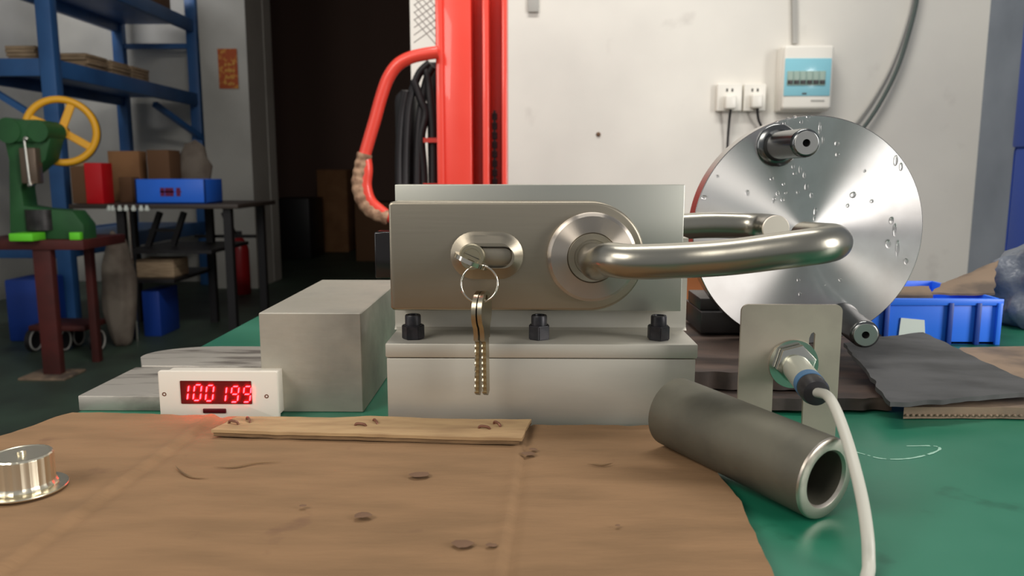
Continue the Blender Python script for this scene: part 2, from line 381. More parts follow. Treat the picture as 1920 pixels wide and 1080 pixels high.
# torn strip (a folded flap) lying on the sheet
ZS = TZ + .0110
a0, a1 = G(396, 806, ZS), G(978, 822, ZS); b0, b1 = G(445, 781, ZS), G(996, 786, ZS)
bm = B(); yk = b0.y
def sf(u, v, x, y): return .0012 * math.exp(-((u - .48) / .12) ** 2) * v + .0006 * noise.noise(Vector((x * 30, y * 60, 2)))
patch(bm, a0, a1, V(b1.x, min(b1.y, .4505), ZS), V(b0.x, min(b0.y, .4505), ZS), 60, 8, .0018, sf, .0010)
strip = obj('cardboard_strip', bm, m_cardstrip, ang=60)
tag(strip, 'narrow torn cardboard strip with rusty staples lying in front of the fixture base', 'cardboard')
bm = B()
patch(bm, a0 + V(.001, .0006, -.0021), a1 + V(-.002, .0006, -.0021), V(b1.x, .45, ZS - .0026), V(b0.x, .45, ZS - .0026), 60, 6, .0020, sf, .001)
obj('lower_ply', bm, m_cardedge, strip, ang=60, label='ragged lower ply of the cardboard')
for (x, y, ang) in ((438, 793, 20), (466, 788, 55), (676, 798, 10), (704, 792, 60), (908, 803, 15), (932, 796, 55)):
    c = G(x, y, ZS + .0006); d = V(math.cos(math.radians(-ang)), math.sin(math.radians(-ang)), 0) * .0035
    bm = B(); tube(bm, [c - d - V(0, 0, .002), c - d * .8 + V(0, 0, .0008), c + V(0, 0, .0012), c + d * .8 + V(0, 0, .0006), c + d - V(0, 0, .002)], .0008, 6, 4)
    obj('staple', bm, m_rust, strip)
# curled scar marks and grime on the sheet: small raised flakes
for pts in (((328, 872), (340, 885), (360, 895), (392, 897)), ((400, 876), (440, 876), (480, 868), (530, 866)), ((1100, 760 + 110), (1130, 872), (1150, 868))):
    pp = smooth_path([G(x, y, ZC + .0013) for x, y in pts], 6)
    bm = B(); tube(bm, pp, lambda s: .0005 * math.sin(math.pi * min(max(s, .03), .97)), 6, 1); obj('crinkle', bm, m_cardedge, sheet)
bm = B()
for x, y, r in ((568, 948, .0015), (682, 965, .0032), (673, 968, .002), (868, 1018, .004), (922, 1022, .002), (785, 889, .004), (990, 850, .003), (1000, 842, .002), (1158, 985, .001)):
    c = G(x, y, ZC + .0016)
    vs = [bm.verts.new(c + V(math.cos(k) * r * (1 + .4 * random.random()), math.sin(k) * r * (.6 + .5 * random.random()), 0)) for k in [i * .628 for i in range(10)]]
    ct = bm.verts.new(c + V(0, 0, .0006))
    for i in range(10): bm.faces.new((ct, vs[i], vs[(i + 1) % 10]))
obj('grime_fleck', bm, m_oil, sheet, ang=60, kind='stuff')
# ================================================================== FIXTURE BASE
YF = .455; YB = .500
fx0 = P(722, 645, YF).x; fx1 = P(1309, 645, YF).x
zt = P(1016, 645, YF).z; zp = P(1016, 673, YF).z
fix = thing('fixture_base', 'pale milled aluminium fixture base with upright plate behind the lock', 'fixture', ((fx0 + fx1) / 2, .5, TZ))
bm = B(); box(bm, (fx0, YF, zp + .0004), (fx1, YB + .055, zt), .0009); obj('top_plate', bm, m_alu, fix)
bm = B(); box(bm, (fx0 + .0006, YF + .0006, TZ), (fx1 - .001, YB + .053, zp), .0007); obj('lower_block', bm, m_alu, fix)
rx0 = P(741, 600, YB).x; rx1 = P(1286, 600, YB).x
bm = B()
prism(bm, [(YB, zt), (YB + .016, zt), (YB + .016, zt + .06), (YB, zt + .06), (YB, zt + .004), (YB - .0008, zt + .0015), (YB - .003, zt)][::-1],
      lambda u, v, d: Vector((d, u, v)), rx0, rx1); obj('riser', bm, m_alu, fix)
YP = .486
px0 = P(741, 400, YP).x; px1 = P(1283, 400, YP).x; pz1 = P(1000, 346, YP).z; pz0 = P(1000, 583, YP).z
bm = B(); box(bm, (px0, YP, pz0), (px1, YB, pz1), .0007); obj('backing_plate', bm, m_alup, fix)
for cxp in (700 + 225 / 3, 700 + 932 / 3, 700 + 1603 / 3):
    b_ = P(cxp, 634, .470); b_.z = zt
    if cxp < 800: th = thing('stud_nut', 'black hex nut on a stud at the left end of the fixture base', 'nut', b_, 'black nuts clamping the fixture base')
    elif cxp < 1100: th = thing('stud_nut', 'black hex nut on a stud in the middle of the fixture base', 'nut', b_, 'black nuts clamping the fixture base')
    else: th = thing('stud_nut', 'black hex nut on a stud at the right end of the fixture base', 'nut', b_, 'black nuts clamping the fixture base')
    b0_ = B(); q = B(); R_ = .0072; rot = {0: .12}.get(0) if cxp < 800 else (.5 if cxp < 1100 else .55)
    vs = []
    for k in range(6):
        a = rot + k * math.pi / 3; vs.append((b_.x + R_ * math.cos(a), b_.y + R_ * math.sin(a)))
    prism(q, vs, lambda u, v, d: Vector((u, v, d)), zt, zt + .0088); bmesh.ops.bevel(q, geom=q.edges[:], offset=.0006, segments=2, affect='EDGES')
    obj('hex_body', q, m_blk, th)
    q = B(); lathe(q, b_ + V(0, 0, .0088), (0, 0, 1), [(0, -.001), (.0049, -.001), (.0049, .0055), (.0045, .0062), (.0032, .0062), (.0030, .0052), (0, .0052)], 32); obj('stud', q, m_blk, th)
# ================================================================== LOCK
YL = .4635                                          # front face of the lock body
def lz(py): return P(960, py, YL).z
def lx(px, py=480): return P(px, py, YL).x
lx0 = lx(730); zc = (lz(378) + lz(583)) / 2; R = (lz(378) - lz(583)) / 2; xc = lx(1105)
lock = thing('door_lock', 'brushed stainless lock case with lever handles on both sides', 'lock', (lx(960), YL, zc - R))
poly = [(lx0 + .003, zc + R), (lx0 + .0012, zc + R - .0004), (lx0, zc + R - .002), (lx0, zc - R + .002), (lx0 + .0012, zc - R + .0004), (lx0 + .003, zc - R)]
poly += [(xc + R * math.cos(a), zc + R * math.sin(a)) for a in [math.radians(-90 + 180 * i / 48) for i in range(49)]]
bm = B(); prism(bm, poly, XZ, YL, YP, bev=.0018, seg=4); obj('case', bm, m_satin, lock, ang=50)
# latch on the left edge
bm = B(); a = P(701, 435, .478); b = P(735, 522, .478); box(bm, (a.x, .478, a.z), (lx0 + .004, .4985, b.z), .0012, 3)
obj('latch_bolt', bm, mat('smoked_latch', (30, 27, 27), 0, .15), lock, label='dark glossy latch bolt')
# oblong cylinder escutcheon (bevelled frustum with a slot)
def race(x0, x1, z0, z1, n=14):
    r = (z1 - z0) / 2; zc_ = (z0 + z1) / 2
    return [(x1 - r + r * math.cos(a), zc_ + r * math.sin(a)) for a in [math.radians(-90 + 180 * i / n) for i in range(n + 1)]] + \
           [(x0 + r + r * math.cos(a), zc_ + r * math.sin(a)) for a in [math.radians(90 + 180 * i / n) for i in range(n + 1)]]
ex0, ex1, ez0, ez1 = lx(845), lx(981), lz(523), lz(434)
sx0, sx1, sz0, sz1 = lx(863), lx(968), lz(504), lz(457)
bm = B(); outer = race(ex0, ex1, ez0, ez1); inr = race(ex0 + .0075, ex1 - .0065, ez0 + .0075, ez1 - .0065); 
rings = []
for pl, d in ((outer, YL + .0002), (outer, YL - .0015), (inr, YL - .0062), (race(sx0 + .001, sx1 - .001, sz0 + .001, sz1 - .001), YL - .0062), (race(sx0 + .001, sx1 - .001, sz0 + .001, sz1 - .001), YL - .0004)):
    rings.append([bm.verts.new((u, d, v)) for u, v in pl])
for A, C in zip(rings, rings[1:]):
    n_ = len(A)
    for i in range(n_): bm.faces.new((A[i], A[(i + 1) % n_], C[(i + 1) % n_], C[i]))
esc = obj('cylinder_escutcheon', bm, m_satin, lock, ang=30)
# euro cylinder: flat web on the right, round plug on the left
bm = B(); pl = race(sx0 + .0016, sx1 - .0018, sz0 + .0022, sz1 - .0022); prism(bm, pl, XZ, YL - .0034, YL + .002, bev=.0004)
obj('cylinder_web', bm, m_satin, esc)
kc = P(885, 481, YL - .005); kc.y = YL - .0034
bm = B(); lathe(bm, kc, (0, -1, 0), [(0, 0), (.0079, 0), (.0079, .0038), (.0072, .0046), (.0052, .0046), (.0050, .0041), (0, .0041)], 40)
obj('key_plug', bm, m_plug, esc)
bm = B(); obox(bm, kc + V(-.0042, -.0044, .002), kc + V(.0042, -.0044, -.0016), .0012, .0008); obj('keyway', bm, m_hole, esc)
# rose, sleeve
rc = P(1109, 481, YL)
bm = B(); rr = .0268
lathe(bm, rc, (0, -1, 0), [(rr - .0004, 0), (rr, .0035), (rr - .0006, .0058), (rr - .0022, .0072), (.0152, .0076), (.0149, .0073), (.0149, .0035)], 96)
obj('rose', bm, m_rose, lock, ang=28)
bm = B(); lathe(bm, rc, (0, -1, 0), [(.0147, .002), (.0147, .0070), (.0143, .0074), (.0108, .0074), (.0106, .0066), (0, .0066)], 64)
obj('sleeve', bm, m_satin, lock)
# front lever: neck comes out, bends right, runs, returns toward the door
r_l = .0094
ly = .4105
pn = [rc + V(0, -.006, 0), rc + V(0, -.022, 0), rc + V(0, -.036, -.0003)]
q0 = P(1140, 487, .4165); q1 = P(1185, 491, .4075)
run = [q0, q1, P(1285, 488, .4045), P(1370, 482, .398), P(1450, 472, .392), P(1510, 464, .389), P(1546, 459, .392), P(1562, 455, .401), P(1560, 452, .413), P(1545, 450, .426), P(1524, 448, .437), P(1508, 446, .446)]
bm = B(); tube(bm, pn + run, lambda s: r_l if s > .22 else r_l * (.98), 40, 10)
obj('lever', bm, m_lever, lock, ang=60, label='round bar lever handle bent back at its end')
# back lever
bm = B(); bc = V(rc.x, .503, rc.z)
yb_ = .566; e = P(1454, 429, .533)
zb = e.z
tube(bm, [bc, bc + V(0, .03, 0), V(rc.x + .006, yb_ - .003, rc.z), V(rc.x + .022, yb_, rc.z), V(e.x - .09, yb_, (rc.z + zb) / 2 + .002), V(e.x - .045, yb_, zb), V(e.x - .016, yb_ - .002, zb), V(e.x - .004, yb_ - .009, zb), V(e.x, yb_ - .020, zb), e + V(0, .0004, 0)], r_l, 40, 10)
bl = obj('rear_lever', bm, m_lever, lock, ang=60, label='lever handle on the far side')
bm = B(); lathe(bm, e, (0, -1, 0), [(r_l, 0), (r_l, .0006), (r_l - .0006, .0012), (0, .0012)], 40); obj('end_face', bm, m_capend, bl)
bm = B(); lathe(bm, V(rc.x, .5165, rc.z), (0, 1, 0), [(0, 0), (.026, 0), (.026, .008), (0, .008)], 48); obj('rear_rose', bm, m_rose, lock)
# ================================================================== KEYS
def key_bm(o, axis, side, bowr=.0115, L=.03, th_=.0022, cuts=True):
    """o = bow centre, axis = direction of the blade, side = width direction"""
    axis = Vector(axis).normalized(); side = Vector(side).normalized(); nn = axis.cross(side)
    mp = lambda u, v, d: o + axis * u + side * v + nn * d
    out = []
    for i in range(19):
        a = math.radians(40 + 280 * i / 18); out.append((bowr * math.cos(a), bowr * math.sin(a)))
    out = out[::-1] if False else out
    top = [(bowr + .004, -.0042), (bowr + .005, -.0042)]
    blade = [(bowr + .002, -.006), (bowr + .005, -.006), (bowr + .005, -.0038)]
    x = bowr + .006
    z_ = []
    while x < bowr + L - .003 and cuts:
        z_ += [(x, -.0038), (x + .0012, -.0020 - random.random() * .0008), (x + .0024, -.0036)]; x += .0034
    tip = [(bowr + L - .002, -.0034), (bowr + L, 0), (bowr + L - .002, .0034), (bowr + .005, .0038), (bowr + .005, .006), (bowr + .002, .006)]
    hole = [(-bowr * .62 + .0022 * math.cos(k * math.pi / 6), .0022 * math.sin(k * math.pi / 6)) for k in range(12)]
    q = B(); prism(q, out + blade + z_ + tip, mp, -th_ / 2, th_ / 2, holes=[hole]); return q
# key in the plug: blade goes into the lock (+Y); bow seen almost edge-on
kd = V(.90, 0, -.40).normalized()
k1 = thing('lock_key', 'nickel key pushed into the lock cylinder seen edge on', 'key', kc + V(0, -.016, 0), 'keys on the ring')
bm = key_bm(kc + V(.0005, -.0165, -.001), (0, 1, 0), kd, .0105, .022, .0024, False); obj('key_body', bm, m_poli, k1)
# ring
ring_c = P(899, 532, YL - .026); rr_ = .0104
kr = B(); pts = [ring_c + V(math.cos(a) * rr_, math.sin(a) * .0018, math.sin(a) * rr_) for a in [2 * math.pi * i / 60 for i in range(60)]]
tube(kr, pts, .00062, 10, closed=True)
pts = [p + V(0, -.0011, 0) for p in pts]
ringo = obj('key_ring', kr, m_poli, ang=60); tag(ringo, 'thin split ring hanging from the key in the lock', 'key ring')
kr = B(); tube(kr, pts[4:50], .0006, 10, k=1); obj('second_coil', kr, m_poli, ringo, ang=60)
# two keys hanging, edge toward the camera
for i, (pxx, lab) in enumerate(((898, 'left one of the two cut keys hanging edge on from the ring'), (909, 'right one of the two cut keys hanging edge on from the ring'))):
    top = P(pxx - .5, 552, YL - .026)
    kt = thing('lock_key', lab, 'key', top, 'keys on the ring')
    tl = V(.012 * (1 if i else -1) , 0, -1)
    bm = key_bm(top + V(0, 0, -.0095), tl, V(.22, 1, 0), .0115, .0385, .0026); obj('bow_and_blade', bm, m_key, kt)
    b2 = B(); cc = top + V(0, 0, -.0095)
    n_ = tl.normalized()
    # brass coloured cut edge facing the camera
    sd2 = V(.22, 1, 0).normalized(); n2 = n_.cross(sd2); zz = []; q_ = .0175
    while q_ < .048: zz += [(q_, -.0043), (q_ + .0012, -.0040), (q_ + .0024, -.0043)]; q_ += .0034
    prism(b2, zz + [(q_, -.0030), (.0175, -.0030)], lambda u, v, d: cc + n_ * u + sd2 * v + n2 * d, -.0004, .00135)
    obj('cut_edge', b2, m_brass, kt, label='brass coloured serrated key edge')
# ================================================================== ALUMINIUM BLOCK + PLATES (left)
YK = G(590, 773).y
kx0 = P(489, 680, YK).x; kx1 = P(679, 680, YK).x; kz = P(585, 587, YK).z
YK2 = YK + .158
bm = B(); box(bm, (kx0, YK, TZ), (kx1, YK2, kz), .0006, 1)
tag(obj('metal_block', bm, m_aluraw), 'big sawn aluminium block standing left of the lock fixture', 'block')
pa = G(148, 770); ZPA = P(148, 742, pa.y).z
yA = G(262, 688, ZPA).y
bm = B(); box(bm, (pa.x, pa.y, TZ), (kx0 - .004, yA, ZPA), .0008)
tag(obj('metal_plate', bm, m_aluscuff), 'scuffed square aluminium plate lying behind the red counter display', 'plate')
bl_ = G(262, 684, ZPA).x - .012; bb = G(420, 650, ZPA).y
poly = [(bl_ + .016, yA + .002)] + [(kx0 - .004, yA + .002), (kx0 - .004, bb)]
cxr, cyr, rx_, ry_ = bl_ + .055, bb - .034, .055, .034
poly += [(cxr + rx_ * math.cos(a) , cyr + ry_ * math.sin(a)) for a in [math.radians(90 + 100 * i / 16) for i in range(17)]]
bm = B(); prism(bm, poly, lambda u, v, d: Vector((u, v, d)), TZ, ZPA + .0005, bev=.0006)
tag(obj('metal_plate', bm, m_aluscuff), 'round cornered aluminium plate lying behind the square plate', 'plate')
# ================================================================== COUNTER DISPLAY
YD = .474
def D(px, py, dy=0): return P(px, py, YD) + V(0, dy, 0)
a = D(295, 696); b = D(519, 696)
dsp = thing('counter_display', 'white panel counter with red LED digits reading 100 199', 'counter', V((a.x + b.x) / 2, YD + .015, TZ))
winz0, winz1 = D(400, 757).z, D(400, 714).z; wx0, wx1 = D(339, 735).x, D(472, 735).x
bm = B(); fr = rrect(a.x, TZ + .0004, b.x, a.z, .0012)
prism(bm, fr, XZ, YD, YD + .004, bev=.0005, holes=()); 
obj('bezel', bm, m_white, dsp)
bm = B(); box(bm, (a.x + .002, YD + .004, TZ + .001), (b.x - .002, YD + .018, a.z - .002), .0005); obj('housing', bm, m_white, dsp)
bm = B(); prism(bm, rrect(wx0, winz0, wx1, winz1, .0004, 2), XZ, YD - .0004, YD + .001); win = obj('window', bm, m_win, dsp, label='dark red display window')
def seg_digit(ch, pxl, pxr, pt, pb):
    x0, x1 = pxl + 1.5, pxr - 1.5; zt_, zb_ = pt, pb; zm = (pt + pb) / 2; w = 2.0; sl = 3.0
    def sk(x, y): return (x + sl * (zb_ - y) / (zb_ - zt_) - 1.5, y)
    segs = {'a': ((x0 + 2, zt_), (x1 - 2, zt_)), 'g': ((x0 + 2, zm), (x1 - 2, zm)), 'd': ((x0 + 2, zb_), (x1 - 2, zb_)),
            'f': ((x0, zt_ + 2), (x0, zm - 2)), 'b': ((x1, zt_ + 2), (x1, zm - 2)), 'e': ((x0, zm + 2), (x0, zb_ - 2)), 'c': ((x1, zm + 2), (x1, zb_ - 2))}
    for s in {'1': 'bc', '0': 'abcdef', '9': 'abcdfg'}[ch]:
        p, q = segs[s]; h = w / 2
        if s in 'agd': pl = [(p[0], p[1]), (p[0] + h, p[1] - h), (q[0] - h, q[1] - h), (q[0], q[1]), (q[0] - h, q[1] + h), (p[0] + h, p[1] + h)]
        else: pl = [(p[0], p[1]), (p[0] + h, p[1] + h), (q[0] + h, q[1] - h), (q[0], q[1]), (q[0] - h, q[1] - h), (p[0] - h, p[1] + h)]
        pl2 = []
        for u, v in pl:
            k = sk(u, v); w_ = D(min(k[0], 471.5), k[1]); pl2.append((w_.x, w_.z))
        bm_ = B(); prism(bm_, pl2, XZ, YD - .0012, YD - .0003); obj('led_segment', bm_, m_seg, win, ang=0)
for ch, x0, x1, tp in (('1', 341, 355, 722), ('0', 363, 379, 722), ('0', 386, 402, 723), ('1', 412, 426, 725), ('9', 433, 449, 725), ('9', 456, 472, 725)):
    seg_digit(ch, x0, x1, tp - 1, tp + 28)
bm = B(); p = D(381, 774.5); q = D(424, 766); box(bm, (p.x, YD - .0008, p.z), (q.x, YD + .001, q.z), .0006); obj('reset_button', bm, m_btn, dsp)
for px, py in ((308, 739), (500, 743)):
    bm = B(); lathe(bm, D(px, py), (0, -1, 0), [(0, -.001), (.0013, -.001), (.0013, .0002), (.0008, .0002), (.0006, -.0004), (0, -.0004)], 16); obj('screw', bm, m_rust, dsp)
# ================================================================== TURNED PART (front left)
tc_ = G(14, 935, ZC + .001) + V(0, .0125, 0); tc_.z = ZC + .001
tp_ = thing('turned_collar', 'shiny turned aluminium collar with thin flange on the cardboard', 'machined part', tc_)
bm = B(); lathe(bm, tc_, (0, 0, 1), [(.0, 0), (.0185, 0), (.0187, .0006), (.0185, .001), (.0132, .0012)], 64); obj('flange', bm, m_knurl, tp_)
bm = B(); pr = [(.0140, .001), (.0142, .002), (.0134, .0032)]
pr += [(.0132, .004), (.0132, .0158)]
pr += [(.0131, .0165), (.0126, .0172), (.0118, .0172), (.0114, .0170), (.0020, .0170), (.0019, .0185), (.0012, .0188), (0, .0188)]
lathe(bm, tc_, (0, 0, 1), pr, 96)
for v in bm.verts:
    d_ = v.co - tc_; rr9 = math.hypot(d_.x, d_.y)
    if .0120 < rr9: f_ = 1 + .012 * math.cos(math.atan2(d_.y, d_.x) * 24); v.co.x = tc_.x + d_.x * f_; v.co.y = tc_.y + d_.y * f_
obj('barrel', bm, m_knurl, tp_, ang=20)
# ================================================================== STEEL TUBE (front right)
an = P(1549, 918, .334); bf = P(1262, 790, .416); RT_ = .0193
an.z = TZ + RT_ + .0005; bf.z = TZ + RT_ + .0062
ax = (bf - an).normalized()
st = thing('steel_tube', 'short thick walled dark steel tube lying askew on the green table', 'tube', V(an.x, an.y, TZ))
L_ = (bf - an).length; ri = .0128
bm = B(); lathe(bm, an, ax, [(ri, .0014), (ri, L_ - .001), (ri + .001, L_), (RT_ - .001, L_), (RT_, L_ - .001), (RT_, .0014)], 96); obj('wall_of_tube', bm, m_tube, st)
bm = B(); lathe(bm, an, ax, [(ri, .0014), (ri + .0007, .0003), (ri + .001, 0), (RT_ - .0013, 0), (RT_ - .0004, .0005), (RT_, .0014)], 96); obj('cut_face', bm, m_tubecut, st, label='bright machined end ring')
# ================================================================== SENSOR BRACKET + SENSOR
YR = .428
def Q(px, py): p = P(px, py, YR); return (p.x, p.z)
zb0 = TZ
tl_, tr_ = Q(1391, 571), Q(1581, 571)
ol = [(Q(1386, 780)[0] , zb0), Q(1391, 590)]
L0 = Q(1388, 700)
rr2 = .004
xl_, xr_ = tl_[0], tr_[0]; zt2 = tl_[1]
bxl, bxr = xl_ + .0002, xr_ + .0002
outl = [(bxl, zb0)] + [(xl_ + rr2 - rr2 * math.cos(a), zt2 - rr2 + rr2 * math.sin(a)) for a in [math.radians(90 * i / 8) for i in range(9)]] + \
       [(xr_ - rr2 + rr2 * math.sin(a), zt2 - rr2 + rr2 * math.cos(a)) for a in [math.radians(90 * i / 8) for i in range(9)]] + [(bxr, zb0)]
s0, s1 = Q(1447, 760)[0], Q(1505, 760)[0]; zs = Q(1480, 672)[1]; sr = (s1 - s0) / 2
outl += [(s1 + .0006, zb0)] + [(s0 + sr + sr * math.cos(a), zs - sr + sr * math.sin(a)) for a in [math.radians(180 * i / 10) for i in range(11)]] + [(s0 + .0004, zb0)]
h0, h1 = Q(1514, 690), Q(1529, 623); hw = (h1[0] - h0[0])
slot = [(h0[0], h0[1]), (h0[0] + hw, h0[1]), (h0[0] + hw, h1[1] - .001), (h0[0] + hw * .7, h1[1]), (h0[0] + hw * .3, h1[1] - .0008), (h0[0], h1[1] - .0035)]
brk = thing('sensor_bracket', 'forked stainless steel bracket holding the sensor in front of the disc', 'bracket', V((xl_ + xr_) / 2, YR, TZ))
bm = B(); prism(bm, outl, XZ, YR, YR + .002, holes=[slot]); obj('plate', bm, m_brk, brk)
for (u0, u1) in ((bxl, s0), (s1, bxr)):
    bm = B(); box(bm, (u0, YR, TZ), (u1, YR + .022, TZ + .002), .0003); obj('foot', bm, m_brk, brk)
sa = P(1487, 682, YR - .001); sb = P(1531, 738, .380); sd = (sb - sa).normalized(); SL = (sb - sa).length
sen = thing('proximity_sensor', 'nickel plated cylindrical proximity sensor bolted through the bracket', 'sensor', sa)
bm = B(); lathe(bm, P(1487, 682, YR), (0, -1, 0), [(.0068, 0), (.0138, 0), (.0140, .0006), (.0138, .0013), (.0068, .0013)], 48); obj('washer', bm, m_chrome, sen)
bm = B(); q = []
zx = sd; ux = V(0, 0, 1).cross(zx).normalized(); vx = zx.cross(ux)
c0 = P(1489, 680, YR - .0018) ; 
hexp = [(.0112 * math.cos(math.radians(15 + 60 * k)), .0112 * math.sin(math.radians(15 + 60 * k))) for k in range(6)]
prism(bm, hexp, lambda u, v, d: Vector((c0.x + u, c0.y - d, c0.z + v)), 0, .0045, bev=.0006); obj('lock_nut', bm, m_chrome, sen)
bm = B(); pr = [(0, -.012), (.0060, -.012)]
n_th = 16
for k in range(n_th): pr += [(.0066, -.011 + k * .0011), (.0062, -.0105 + k * .0011)]
pr += [(.0074, .008), (.0074, SL * .66), (.0066, SL * .66)]
lathe(bm, sa, sd, pr, 40); obj('barrel', bm, m_barrel, sen, ang=30)
bm = B(); lathe(bm, sa, sd, [(.0066, SL * .66), (.0075, SL * .665), (.0075, SL * .79), (.0066, SL * .79)], 40); obj('band', bm, m_bluetape, sen, label='blue ring band')
bm = B(); lathe(bm, sa, sd, [(.0066, SL * .79), (.0073, SL * .80), (.0073, SL * .93), (.0064, SL), (.0030, SL + .001), (0, SL + .001)], 40); obj('end_cap', bm, m_rubber, sen, label='black rubber end cap')
cb = [sb - sd * .002, P(1551, 742, .365), P(1568, 770, .350), P(1588, 825, .332), P(1606, 890, .314), P(1619, 950, .301), P(1627, 1010, .290), P(1629, 1062, .2835)]
last = G(1631, 1110, TZ + .0026); cb += [last, V(last.x - .004, .225, TZ + .0026), V(last.x - .006, .15, TZ + .0026)]
bm = B(); tube(bm, cb, .0025, 16, 8)
tag(obj('sensor_cable', bm, m_cable, ang=60), 'light grey cable drooping from the sensor past the steel tube', 'cable')
# ================================================================== DISC + DRIVE
YS = .600
dc = P(1514, 435, YS); dr = (P(1730, 435, YS) - P(1298, 435, YS)).length / 2 * .998
wh = thing('rotor_disc', 'large wet turned steel disc with two projecting drive pins', 'disc', V(dc.x, YS, dc.z - dr))
bm = B(); lathe(bm, V(dc.x, YS, dc.z), (0, 1, 0), [(0, 0), (dr * .25, 0), (dr * .5, 0), (dr * .75, 0), (dr - .0006, 0)], 128)
bm2 = B(); lathe(bm2, V(dc.x, YS, dc.z), (0, 1, 0), [(dr - .0006, 0), (dr, .0006), (dr, .0185), (dr - .0008, .019), (0, .019)], 128)
dface = obj('disc_face', bm, m_disc, wh, ang=30); obj('disc_rim', bm2, m_rim, wh, ang=30)
# tangent node needs the object origin at the disc centre: move the face's origin there
def recentre(o, c):
    off = Vector(c) - ORG[o.name]; o.data.transform(Matrix.Translation(-off)); o.location = off
recentre(dface, dc)
for n_ in [o for o in bpy.data.objects if o.name in ('rose', 'rear_rose')]: recentre(n_, rc)
for (bx, by, ex_, ey_) in ((1457, 273, 1512, 268), (1580, 596, 1623, 628)):
    pb_ = P(bx, by, YS); pe = P(ex_, ey_, .537); d_ = (pe - pb_); Lp = d_.length
    d_.normalize(); big = by < 400
    bm = B(); prf = [(0, 0), (.0155 if big else .012, 0), (.0160 if big else .012, .0015), (.0150 if big else .0112, .003), (.0118, .0042), (.0104, .008), (.0100, Lp - .004), (.0096, Lp - .0015), (.0084, Lp), (.0080, Lp + .0001)]
    lathe(bm, pb_, d_, prf, 48); pn_ = obj('drive_pin', bm, m_pin, wh, ang=40, label='oily projecting pin')
    bm = B(); lathe(bm, pb_, d_, [(.0081, Lp), (.0078, Lp + .0003), (.0026, Lp + .0003), (.0024, Lp - .0002)], 40); obj('pin_face', bm, m_pinend, pn_)
    bm = B(); lathe(bm, pb_, d_, [(.0025, Lp + .0002), (.0025, Lp - .003), (0, Lp - .003)], 20); obj('pin_bore', bm, m_hole, pn_)
# water drops clinging to the disc
bm = B()
def drop(px, py, r, st=1.0, tilt=0.0):
    c = P(px, py, YS); t = B()
    bmesh.ops.create_icosphere(t, subdivisions=2, radius=1)
    for v in t.verts:
        x, y, z = v.co; w = 1 + .18 * noise.noise(Vector((x * 2 + px, z * 2, py)))
        a, b = x * r * w, z * r * st * w * (1 if z < 0 else .9)
        a, b = a * math.cos(tilt) - b * math.sin(tilt), a * math.sin(tilt) + b * math.cos(tilt)
        v.co = Vector((c.x + a, YS - .0002 + min(y, .05) * r * .45, c.z + b))
    merge(bm, t)
for (x, y, r, s) in ((1569, 269, .0022, 1), (1570, 290, .0020, 1), (1447, 335, .0018, 1), (1452, 372, .0017, 1), (1458, 362, .0016, 1.5), (1467, 374, .0018, 1), (1473, 361, .0014, 1),
                     (1469, 345, .0014, 1), (1450, 378, .0012, 1), (1401, 361, .0018, 1.5), (1320, 370, .0028, .8), (1496, 360, .0014, 1), (1529, 397, .0018, 2), (1508, 328, .0012, 3), (1500, 318, .0012, 3),
                     (1487, 312, .0015, 1.4), (1490, 325, .0016, 1), (1512, 350, .0018, 1.8), (1635, 377, .0016, 1.2), (1576, 524, .0018, 1), (1497, 525, .0016, 1), (1500, 551, .0014, 1.4),
                     (1548, 534, .0008, 1), (1672, 413, .0020, 1.8), (1665, 457, .0024, 1.9), (1699, 490, .0020, 1.6), (1678, 430, .0016, 4), (1683, 465, .0016, 5), (1680, 300, .0018, 3), (1690, 312, .0016, 2.6),
                     (1600, 365, .0026, 1.2), (1478, 222, .0018, .8), (1490, 219, .0016, 1), (1502, 228, .0014, 1.2), (1515, 219, .0018, .7), (1470, 231, .0014, 1), (1537, 240, .0012, 5), (1521, 366, .0014, 2.2),
                     (1456, 228, .0012, 1), (1590, 385, .0014, 1.5), (1345, 330, .0014, 1), (1527, 410, .0011, 2), (1622, 320, .0010, 1.5), (1543, 262, .001, 4)):
    drop(x, y, r * .85, s)
obj('water_drops', bm, m_water, wh, ang=60, kind='stuff')
# drive unit behind the disc, standing on the dark cardboard pile
ZQ = TZ + .026
drv = thing('drive_unit', 'dark steel stepped mounting block and motor behind the turned disc', 'motor', V(dc.x, .66, ZQ))
nx = P(1314, 600, .625).x; z1_ = P(1314, 585, .625).z; z2_ = P(1314, 562, .625).z
bm = B(); box(bm, (nx, .625, ZQ), (dc.x + .02, .69, z1_), .0012); obj('mounting_block', bm, m_blkside, drv)
bm = B(); box(bm, (nx + .0005, .632, z1_), (dc.x + .015, .680, z2_), .0012); obj('upper_block', bm, m_blkside, drv)
bm = B(); box(bm, (dc.x - .045, .640, z2_ + .0005), (dc.x + .045, .72, dc.z + .045), .004); obj('gearbox', bm, m_blkside, drv)
bm = B(); cyl(bm, V(dc.x, .72, dc.z), V(dc.x, .80, dc.z), .04, 40); obj('motor_can', bm, m_extin, drv)
bm = B(); cyl(bm, V(dc.x, YS + .018, dc.z), V(dc.x, .64, dc.z), .012, 24); obj('shaft', bm, m_chrome, drv)
# orange-brown carton visible between plate and disc
bm = B(); a = P(1240, 480, .80); b = P(1305, 480, .80); zz = P(1300, 505, .80).z; box(bm, (a.x - .03, .76, TZ), (b.x + .01, .84, zz), .001)
tag(obj('small_carton', bm, mat('orange_carton', (196, 122, 74), 0, .8)), 'small orange brown carton behind the fixture left of the disc', 'carton')
